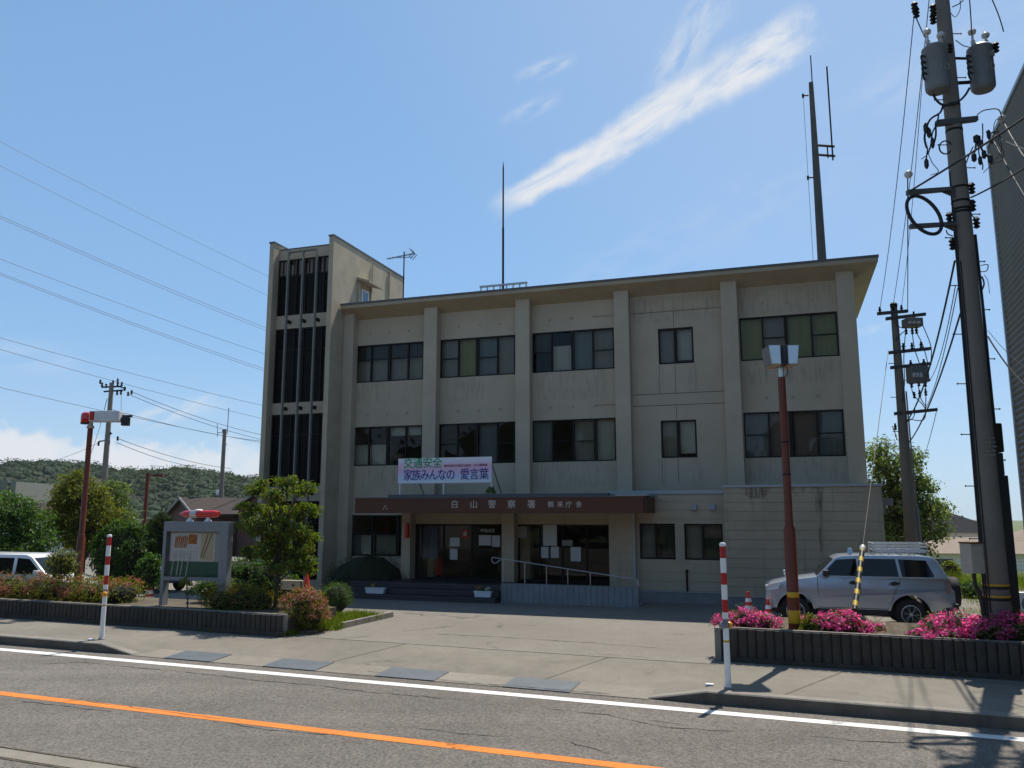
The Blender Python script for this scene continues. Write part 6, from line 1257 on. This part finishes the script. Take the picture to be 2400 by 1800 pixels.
def van():
    Y = 27.0; c = AY(78, 1297, Y); t = thing('parked_van', 'white minivan with dark windows behind the left azalea hedge', 'van', Vector((c.x - .05, Y, 0)), R(-10))
    low = [(2.02, .38), (2.1, .5), (2.08, .78), (1.95, .92), (1.25, 1.05), (-2.0, 1.06), (-2.06, .6), (-2.0, .38)] + arch(-1.25, .31, .37, .36) + arch(1.3, .31, .37, .36)
    m_ = MB(); m_.prism(low, lambda a, b: (a, -.80, b), lambda a, b: (a, .80, b)); m_.build('body', M['carwhite'], t, smooth=True, bevel=.04)
    hw = lambda z: .78 - (z - 1.05) * .14
    m_ = MB(); m_.prism([(1.28, 1.045), (.62, 1.62), (.40, 1.70), (-1.75, 1.72), (-1.93, 1.64), (-2.0, 1.045)], lambda a, b: (a, -hw(b), b), lambda a, b: (a, hw(b), b)); m_.build('cabin', M['carwhite'], t, smooth=True, bevel=.03)
    for s in (1, -1):
        for poly in ([(1.08, 1.10), (.55, 1.57), (.12, 1.60), (.12, 1.10)], [(.0, 1.10), (.0, 1.60), (-.86, 1.61), (-.86, 1.10)], [(-1.02, 1.10), (-1.02, 1.61), (-1.72, 1.60), (-1.80, 1.10)]):
            w = MB(); P = [(a, s * (hw(b) + .006), b) for a, b in poly]; w.add(P if s < 0 else P[::-1], [tuple(range(len(P)))]); w.build('side_window', M['cargl'], t)
        l = MB(); l.box(1.92, 2.05, s * .58 - .14, s * .58 + .14, .66, .84); l.build('headlight', M['headl'], t, bevel=.02)
        for x in (1.3, -1.25): wheel(t, x, s * .69, .31, .18, s)
        k = MB(); k.box(.92, 1.05, s * .90 - .09, s * .90 + .09, 1.1, 1.24); k.build('wing_mirror', M['carwhite'], t, bevel=.03)
    w = MB(); w.add([(1.235, -.70, 1.09), (.65, -.64, 1.60), (.65, .64, 1.60), (1.235, .70, 1.09)][::-1], [(0, 1, 2, 3)]); w.build('windscreen', M['cargl'], t)
    return t
van()
def small_car(label, loc, rz, paint):
    t = thing('parked_car', label, 'car', loc, rz)
    low = [(1.9, .35), (1.98, .5), (1.95, .72), (1.7, .82), (.95, .93), (-1.75, .95), (-1.92, .7), (-1.9, .35)] + arch(-1.2, .3, .36, .34) + arch(1.25, .3, .36, .34)
    m_ = MB(); m_.prism(low, lambda a, b: (a, -.80, b), lambda a, b: (a, .80, b)); m_.build('body', paint, t, smooth=True, bevel=.05); hw = lambda z: .76 - (z - .93) * .28
    m_ = MB(); m_.prism([(1.0, .92), (.30, 1.42), (.05, 1.48), (-1.1, 1.46), (-1.4, 1.36), (-1.78, .94)], lambda a, b: (a, -hw(b), b), lambda a, b: (a, hw(b), b)); m_.build('cabin', paint, t, smooth=True, bevel=.04)
    for s in (1, -1):
        for poly in ([(.80, .97), (.28, 1.36), (-.2, 1.40), (-.2, .97)], [(-.3, .97), (-.3, 1.40), (-1.05, 1.38), (-1.45, .99)]):
            w = MB(); P = [(a, s * (hw(b) + .006), b) for a, b in poly]; w.add(P if s < 0 else P[::-1], [tuple(range(len(P)))]); w.build('side_window', M['cargl'], t)
        for x in (1.25, -1.2): wheel(t, x, s * .69, .3, .18, s)
        l = MB(); l.box(1.78, 1.93, s * .56 - .16, s * .56 + .16, .62, .74); l.build('headlight', M['headl'], t, bevel=.02)
    w = MB(); w.add([(.965, -.68, .965), (.32, -.58, 1.41), (.32, .58, 1.41), (.965, .68, .965)][::-1], [(0, 1, 2, 3)]); w.build('windscreen', mat('sky_glass', (.10, .16, .22), .04, spec=1.0), t)  # light blue reflection is put into the windscreen colour
c = AY(338, 1340, 33); small_car('blue grey car half hidden between the clipped tree and the notice board', Vector((c.x, 33, 0)), R(-30), mat('blue_car_paint', (.14, .20, .26), .3, metal=.4, coat=.5))

# ---------------------------------------------------------------- trees and shrubs of the background
c = at_uv(645, 1400, 18.9)
K = lambda x, y: (x / 84.0, -(y) / 84.0)
bl = []
def mp_(px, py, dy=0): r_ = AY(px, py, c.y + dy); return (r_.x - c.x, dy, r_.z - .4)
for px, py, rx, rz, dy in ((672, 1125, .28, .22, 0), (605, 1142, .34, .20, .1), (705, 1150, .34, .20, -.2), (640, 1165, .40, .22, -.3), (585, 1195, .34, .24, .2), (655, 1205, .50, .26, .2), (715, 1198, .36, .24, 0), (600, 1235, .44, .26, -.2), (680, 1240, .50, .28, -.3), (725, 1262, .28, .24, .1), (640, 1275, .55, .28, .3), (690, 1290, .46, .26, .2), (610, 1295, .40, .28, -.1), (660, 1322, .50, .22, -.2), (720, 1325, .34, .2, -.1)):
    bl.append((*mp_(px, py, dy), rx * 1.02, rx * .9, rz * .85))
tree('maple_tree', 'young maple tree with layered leaves in front of the stair tower', Vector((c.x, c.y, .4)), bl, .085, M['l_maple'], 16500, (.06, .024), clump=.105, kcl=17)
def bgtree(name, label, px, Y, blobs, leaf, lm, n, z=0, **k):
    base = AY(px, 1300, Y); base.z = z; B = []
    for bx_, by, rx, rz in blobs: q = AY(bx_, by, Y); s = Y * cp / FPX; B.append((q.x - base.x, random.uniform(-.4, .4) * rx * s, q.z - z, rx * s, rx * s, rz * s))
    return tree(name, label, base, B, leaf, lm, n, **k)
bgtree('broadleaf_tree', 'bright green tree at the far left edge above the white minivan', 35, 30, [(20, 1200, 62, 34), (60, 1225, 48, 36), (10, 1250, 55, 40), (75, 1262, 40, 30), (40, 1288, 60, 26), (95, 1285, 22, 18), (0, 1170, 30, 20)], .12, M['l_green'], 10500, trunk=(.16, .07), clump=.20)
bgtree('olive_tree', 'big olive green tree behind the brown pole with red beacon', 190, 33, [(172, 1128, 26, 24), (165, 1165, 45, 34), (205, 1165, 44, 36), (140, 1205, 44, 34), (195, 1215, 58, 36), (240, 1205, 38, 34), (125, 1240, 34, 26), (170, 1260, 60, 32), (225, 1255, 50, 32), (262, 1235, 26, 26)], .12, M['l_olive'], 17000, trunk=(.2, .08), clump=.20)
bgtree('broadleaf_tree', 'pale green loose tree right of the olive tree below the hill', 275, 38, [(262, 1140, 22, 18), (285, 1160, 20, 22), (270, 1185, 30, 24), (250, 1165, 22, 22), (285, 1210, 26, 22), (268, 1240, 34, 24), (295, 1235, 18, 16)], .12, M['l_pale'], 5500, trunk=(.12, .05), clump=.2)
def bushpx(name, label, px, py, Y, rx, rz, leaf, lm, n, core=.9, cat='bush', z=0, dy=None):
    s = Y * cp / FPX; q = AY(px, py, Y); return bush(name, label, Vector((q.x, Y, z)), [(0, 0, q.z - z, rx * s, (dy or rx * s * .8), rz * s)], leaf, lm, n, cat, core=core, zmin=-.9)
bushpx('clipped_tree', 'dense dark rounded clipped tree left of the notice board', 288, 1300, 28.5, 66, 72, .085, M['l_ball'], 16000, .93, 'tree')
bushpx('green_shrub', 'bright green shrub under the dark clipped tree beside the cone', 350, 1345, 27.5, 28, 40, .08, M['l_green'], 2600, .8, 'shrub')
bushpx('olive_hedge', 'yellow tipped hedge behind the top left of the notice board', 372, 1270, 30, 40, 60, .09, M['l_olive'], 4600, .85, 'hedge')
q = bush('green_hedge', 'layered green hedge behind the maple tree and notice board', Vector((AY(600, 1300, 27.5).x, 27.5, 0)), [(-.5, 0, 1.15, .7, .6, .35), (.3, 0, .95, .7, .6, .45), (-.2, -.2, .5, 1.0, .6, .5), (.9, .1, .6, .5, .5, .5)], .085, M['l_green'], 6500, 'hedge', core=.8, zmin=-.8)
bushpx('low_shrub', 'dark low shrub under the right part of the notice board', 505, 1378, 24.2, 46, 22, .07, M['l_ball'], 2000, .85, 'shrub', dy=.4)
# little standard shrub under the notice board
c2 = AY(437, 1410, 22.6); tree('young_tree', 'thin stemmed young shrub growing under the notice board', Vector((c2.x, c2.y, .4)), [(0, 0, AY(440, 1366, 22.6).z - .4, .32, .25, .12), (.18, 0, AY(455, 1385, 22.6).z - .4, .2, .2, .12)], .07, M['l_maple'], 260, (.025, .012), clump=.06, kcl=8)
bushpx('flowering_shrub', 'leafy shrub with blossom at the front of the white minivan', 146, 1322, 24.5, 32, 30, .07, M['l_olive'], 1800, .75, 'shrub')
# tree behind the right corner
bgtree('broadleaf_tree', 'pale green tree behind the right corner of the station', 2110, 36, [(2065, 1060, 34, 30), (2100, 1095, 44, 36), (2140, 1075, 24, 24), (2060, 1125, 44, 40), (2120, 1150, 52, 40), (2165, 1135, 32, 26), (2085, 1195, 60, 40), (2150, 1200, 56, 34), (2195, 1190, 26, 18), (2110, 1245, 66, 34), (2175, 1240, 38, 26), (2070, 1265, 48, 30), (2140, 1280, 40, 20)], .15, M['l_pale'], 15000, trunk=(.2, .09), clump=.22)
bushpx('yellow_bush', 'yellow green bush by the fence behind the car rear', 2228, 1338, 38, 24, 18, .13, M['l_olive'], 700, .7, z=0)
bushpx('green_bush', 'rough green bush on the grass bank behind the spare wheel', 2278, 1385, 30, 34, 18, .10, M['l_ball'], 1400, .8, z=0)
pts = [Vector((random.uniform(13, 24), random.uniform(25, 43), 0)) for _ in range(500)]; pts = [Vector((p.x, p.y, -.05)) for p in pts]
grass('grass', pts, .22, 16000, spread=.25)
pts = [Vector((random.uniform(15, 24), random.uniform(33, 36), -.05)) for _ in range(120)]; grass('tall_grass', pts, .6, 4500, spread=.3)

# ---------------------------------------------------------------- background buildings, fence, hills
def gable(name, label, cat, loc, rz, W, D, hw_, hr, wall, roof, over=.35, hip=False, win=()):
    """long axis along local x; gable ends at both x ends"""
    t = thing(name, label, cat, loc, rz); b = MB()
    b.prism([(-D / 2, 0), (D / 2, 0), (D / 2, hw_), (0, hw_ + hr * .97), (-D / 2, hw_)] if not hip else [(-D / 2, 0), (D / 2, 0), (D / 2, hw_), (-D / 2, hw_)], lambda a, q: (-W / 2, a, q), lambda a, q: (W / 2, a, q)); b.build('wall', wall, t)
    r_ = MB(); o = over; sl = hr / (D / 2); th = .16; x0, x1 = -W / 2 - o, W / 2 + o
    if not hip:
        for s in (1, -1):
            r_.prism([(0, hw_ + hr), (s * (D / 2 + o), hw_ - o * sl), (s * (D / 2 + o), hw_ - o * sl + th), (0, hw_ + hr + th)], lambda a, q: (x0, a, q), lambda a, q: (x1, a, q))
    else:
        h = .3 * W; e = D / 2 + o; z0 = hw_ - .02; V = [(x0, -e, z0), (x1, -e, z0), (x1, e, z0), (x0, e, z0), (-W / 2 + h, 0, z0 + hr), (W / 2 - h, 0, z0 + hr)]
        r_.add(V, [(0, 1, 5, 4), (1, 2, 5), (2, 3, 4, 5), (3, 0, 4), (3, 2, 1, 0)])
    ro = r_.build('roof', roof, t)
    if not hip:
        for x in (x0 - .02, x1 + .02):
            f = MB()
            for s in (1, -1): f.prism([(0, hw_ + hr + th + .02), (s * (D / 2 + o + .03), hw_ - o * sl + th), (s * (D / 2 + o + .03), hw_ - o * sl - .03), (0, hw_ + hr - .05)], lambda a, q: (x - .05, a, q), lambda a, q: (x + .05, a, q))
            f.build('barge_board', M['plinth'], ro)
    for x0w, x1w, z0w, z1w in win:
        w = MB(); w.box(x0w, x1w, -D / 2 - .04, -D / 2 - .005, z0w, z1w); wo = w.build('window', M['bronze'], t); g = MB(); g.box(x0w + .06, x1w - .06, -D / 2 - .05, -D / 2 - .041, z0w + .06, z1w - .06); g.build('pane', M['cargl'], wo)
    return t
# brown gabled house on the left
Y = 72; gz = -2.9; hr_ = R(38); hd = Vector((math.cos(hr_), math.sin(hr_), 0))
a = AY(423, 1172, Y); e0 = AY(345, 1212, Y); p = a + hd * 4.9; gable('gabled_house', 'dark brown house with grey edged gable and long roof behind the notice board', 'house', Vector((p.x, p.y, gz)), hr_, 9.2, 7.6, e0.z - gz + .25, a.z - e0.z - .15, M['brick'], M['roofbrown'], .4)
a = AY(597, 1160, 66); e0 = AY(521, 1198, 66); p = a + hd * 4.9; gable('gabled_house', 'dark brown house with rising gable close behind the maple tree', 'house', Vector((p.x, p.y, -2.6)), hr_, 9.2, 8.6, e0.z + 2.6 + .2, a.z - e0.z - .15, M['brick'], M['roofbrown'], .4)
# pale concrete block at far left, small roofs between the trees
Y = 95; p0, p1 = AY(-60, 1131, Y), AY(38, 1131, Y)
t = thing('concrete_building', 'pale concrete building block peeking over the trees at the left edge', 'building', Vector((p0.x, Y, -4.1)), 0); w_ = p1.x - p0.x; h_ = p0.z + 4.1
b = MB(); b.box(0, w_ * .80, 0, 8, 0, h_); b.build('wall', M['kerb'], t); b = MB(); b.box(w_ * .86, w_, 0, 8, 0, h_ + .1); b.build('stair_block', M['mull'], t); b = MB(); b.box(w_ * .80, w_ * .86, .4, 8, 0, h_ - .1); b.build('recess', M['bronze'], t); b = MB(); b.box(-.1, w_ * .82, -.1, 8.1, h_ + .001, h_ + .15); b.build('parapet', M['gray'], t)
Y = 60; p = AY(85, 1215, Y); gable('small_house', 'small grey roofed house between the two left trees', 'house', Vector((p.x, Y, -2.6)), R(10), 8, 5, AY(85, 1212, Y).z + 2.6, .9, M['white'], M['roofbrown'], .3, win=((-1, 0, 2.6, 3.6),))
Y = 60; p = AY(195, 1300, Y); gable('small_house', 'white walled house seen low under the olive tree', 'house', Vector((p.x, Y, -2.6)), R(-6), 6, 4, 2.5, .7, M['white'], M['tile'], .3, win=((-.9, .1, .8, 1.8), (.9, 1.9, .8, 1.8)))
# houses on the right
Y = 56; p = AY(2265, 1290, Y); gz = -1.95
gable('tiled_house', 'house with dark hipped tile roof between the pale tree and the big pole', 'house', Vector((p.x, Y + 7, gz)), R(-12), 9.5, 8, AY(2265, 1250, Y).z - gz, AY(2265, 1213, Y).z - AY(2265, 1252, Y).z + .55, M['white'], M['tile'], .5, True)
gable('tiled_house', 'low white walled house with beige tile roof behind the car rear', 'house', Vector((p.x + .4, Y, gz)), R(-8), 9, 5, AY(2265, 1292, Y).z - gz, .95, M['white'], M['tilebeige'], .5, True, win=((-.8, .9, 1.1, 2.2), (2.2, 3.4, 1.1, 2.2), (-3.4, -2.2, .2, 2.0)))
Y = 60; p = AY(2420, 1300, Y); gable('tiled_house', 'beige roofed house at the right edge beyond the pole guard', 'house', Vector((p.x + 1.6, Y, -2.3)), R(-8), 9, 6, AY(2400, 1285, Y).z + 2.3, 1.4, M['inner'], M['tilebeige'], .5, True, win=((-3, -1, .8, 2.2),))
# mesh fence between lawn and houses
Y = 41; f = thing('wire_fence', 'low wire mesh fence along the far edge of the grass', 'fence', Vector((AY(2200, 1345, Y).x - 1, Y, -.08)), R(-6)); n = 12
for i in range(n): q = MB(); q.tube([(i * 1.1, 0, 0), (i * 1.1, 0, .95)], .022, 6); q.build('post', M['gray'], f)
q = MB()
for z in (.15, .35, .55, .75, .92): q.tube([(0, -.03, z), (1.1 * (n - 1), -.03, z)], .008, 5)
for i in range(60): q.tube([(i * .2, -.03, .1), (i * .2, -.03, .93)], .005, 4)
q.build('mesh', M['gray'], f)
# grey corrugated warehouse at the right edge
def warehouse():
    Y = 27; c = AY(2317, 347, Y); h = c.z; t = thing('warehouse', 'tall grey corrugated metal building cut off by the right frame edge', 'building', Vector((c.x, c.y, 0)), -R(20.5))
    n = 76; Ld = 16.0; V = []
    for i in range(n * 2 + 1): z = h * i / (n * 2); dx = (-.03 if i % 2 else .03); V += [(dx, 0, z), (dx, -Ld, z)]
    w = MB(); w.add(V, [(2 * i, 2 * i + 1, 2 * i + 3, 2 * i + 2) for i in range(n * 2)]); w.build('side_wall', M['corr'], t)
    w = MB(); w.box(.06, 14, -Ld, -.01, 0, h - .1); w.build('shell', M['corr'], t)
    w = MB(); w.box(-.06, 14.1, -Ld - .05, .06, h + .001, h + .12); w.build('roof_trim', M['flash'], t)
    w = MB(); w.box(-.05, .05, -.05, .10, 0, h); w.build('corner_trim', M['flash'], t)
    q = MB(); q.box(-.05, .03, -3.4, -2.6, 5.6, 7.2); q.build('window', M['bronze'], t)
warehouse()
p = AY(2396, 1400, 24); t = thing('air_unit', 'white outdoor air conditioner beside the warehouse wall', 'air conditioner', Vector((p.x + .3, 24, 0)), -BA)
b = MB(); b.box(-.4, .4, -.16, .16, .08, .75); b.build('casing', M['white'], t, bevel=.02); b = MB(); b.lathe((-.1, -.165, .42), [(.24, 0), (.24, .004), (.05, .006)][::-1], 18, axis='y'); b.build('fan_grille', M['gray'], t)
for x in (-.3, .3): b = MB(); b.box(x - .05, x + .05, -.15, .15, 0, .079); b.build('foot', M['plast'], t)

# wooded hills
def hills():
    ridge = [(-400, 1100), (-150, 1092), (0, 1090), (60, 1088), (122, 1083), (180, 1085), (222, 1083), (285, 1089), (353, 1097), (393, 1107), (440, 1100), (488, 1096), (530, 1102), (570, 1110), (650, 1116), (800, 1135), (1000, 1160), (1300, 1185), (1700, 1190)]
    Yr = 480.0; P = [AY(x, y, Yr) for x, y in ridge]; xs = np.array([p.x for p in P]); zs = np.array([p.z for p in P])
    gx = np.linspace(xs[0], xs[-1], 120); ts = np.linspace(0, 1.5, 16); V = []
    def surf(x, t):
        r_ = np.interp(x, xs, zs) + 14 + 1.2 * np.sin(x * .09) + .8 * np.sin(x * .23 + 1); k = np.where(t <= 1, np.sin(np.clip(t, 0, 1) * math.pi / 2), 1 - (t - 1) * .8); fold = 10 * np.sin(x * .035 + t * 3) * np.sin(t * math.pi) * (t < 1)
        return -14 + (r_ - 3.4) * k, Yr - 190 * (1 - t) + fold
    for t in ts:
        z, y = surf(gx, np.full_like(gx, t)); V.append(np.stack([gx, y, z], 1))
    V = np.concatenate(V); nx = len(gx); i = (np.arange(len(ts) - 1)[:, None] * nx + np.arange(nx - 1)[None]).ravel()
    mb = MB(); mb.arr(V, np.stack([i, i + 1, i + nx + 1, i + nx], 1)); tag(mb.build('hills', M['core'], smooth=True), kind='structure')
    f = MB(); n = 4000; X = rng.uniform(xs[0], 40, n); T = rng.uniform(0.05, 1.04, n) ** .8; Zs, Ys = surf(X, T)
    for k in range(n):
        rx = rng.uniform(2.2, 4.4); f.ellip((X[k], Ys[k], Zs[k] - 1.2), rx, rx, rx * rng.uniform(.7, 1.0), 8, 5, 1, .2)
    C = np.stack([X, Ys - .8, Zs + .4], 1); tone = np.sin(X * .05 + Zs * .2) + np.sin(X * .021 - Zs * .13 + 2) + rng.normal(0, .6, n)
    for mi, sel, cnt in ((2, tone < -.5, 38000), (0, (tone >= -.5) & (tone < .9), 48000), (3, tone >= .9, 24000)): leafcloud(f, C[sel], (2.3, 2.3, 1.5), cnt, 1.0, mi, flat=1.8, asp=1.2)
    tag(f.build('forest', [M['forest'], mat('forest_core', (.020, .038, .014), .95, .4, .3), M['forest_d'], M['forest_l']], smooth=True), kind='stuff')
    # far low hill beyond the houses on the right
    mb = MB(); n = 40; V = []
    for i in range(n + 1):
        x = 180 + 700 * i / n; h = AY(2390, 1247, 900).z + 6 * math.sin(i * .5) + 4 * math.sin(i * 1.3); V += [(x, 880, -30), (x, 900, h), (x, 960, h * .8 - 6)]
    mb.add(V, [q for i in range(n) for q in ((3 * i, 3 * i + 3, 3 * i + 4, 3 * i + 1), (3 * i + 1, 3 * i + 4, 3 * i + 5, 3 * i + 2))]); tag(mb.build('far_hills', M['forest']), kind='structure')
hills()

def back_wood():
    f = MB(); n = 420; U = rng.uniform(-60, 70, n); Vv = rng.uniform(-34, -16, n); Zz = rng.uniform(0, 1, n) ** .8 * (13 + 2.5 * np.sin(U * .2)) * (.45 + .55 * (-Vv - 14) / 20)
    for k in range(n): c = UV(U[k], Vv[k], Zz[k]); r_ = rng.uniform(1.2, 2.4); f.ellip(c, r_, r_, r_, 8, 5, 1, .3)
    C = np.array([tuple(UV(U[k], Vv[k] + .6, Zz[k] + .3)) for k in range(n)]); leafcloud(f, C, (1.3, 1.3, 1.2), 9000, .7, 0, asp=1.3)
    tag(f.build('roadside_wood', [M['l_green'], M['core']]), kind='stuff')
back_wood()

p = AY(257, 1150, 40); t = thing('street_lamp', 'small flat black street lamp on white post beside the pale tree', 'street lamp', Vector((p.x, 40, -.05))); zt = AY(262, 1130, 40).z
m_ = MB(); m_.lathe((0, 0, 0), [(.07, 0), (.06, zt)], 10); m_.build('post', M['white'], t); m_ = MB(); m_.prism([(-.15, zt), (.75, zt - .10), (.75, zt - .02), (.2, zt + .12), (-.15, zt + .1)], lambda a, q: (a, -.18, q), lambda a, q: (a, .18, q)); m_.build('lamp_head', M['plast'], t, bevel=.02)

def haze():
    mb = MB(); mb.box(-1190, 1190, -395, 2480, -22, 60); o = mb.build('haze', M['core']); m = bpy.data.materials.new('air'); m.use_nodes = True; nt = m.node_tree; nt.nodes.clear()
    out = nt.nodes.new('ShaderNodeOutputMaterial'); v = nt.nodes.new('ShaderNodeVolumePrincipled'); v.inputs['Color'].default_value = (.80, .88, 1, 1); v.inputs['Density'].default_value = .00007; v.inputs['Anisotropy'].default_value = .2
    nt.links.new(v.outputs[0], out.inputs['Volume']); o.data.materials.clear(); o.data.materials.append(m); tag(o, kind='stuff')
haze()
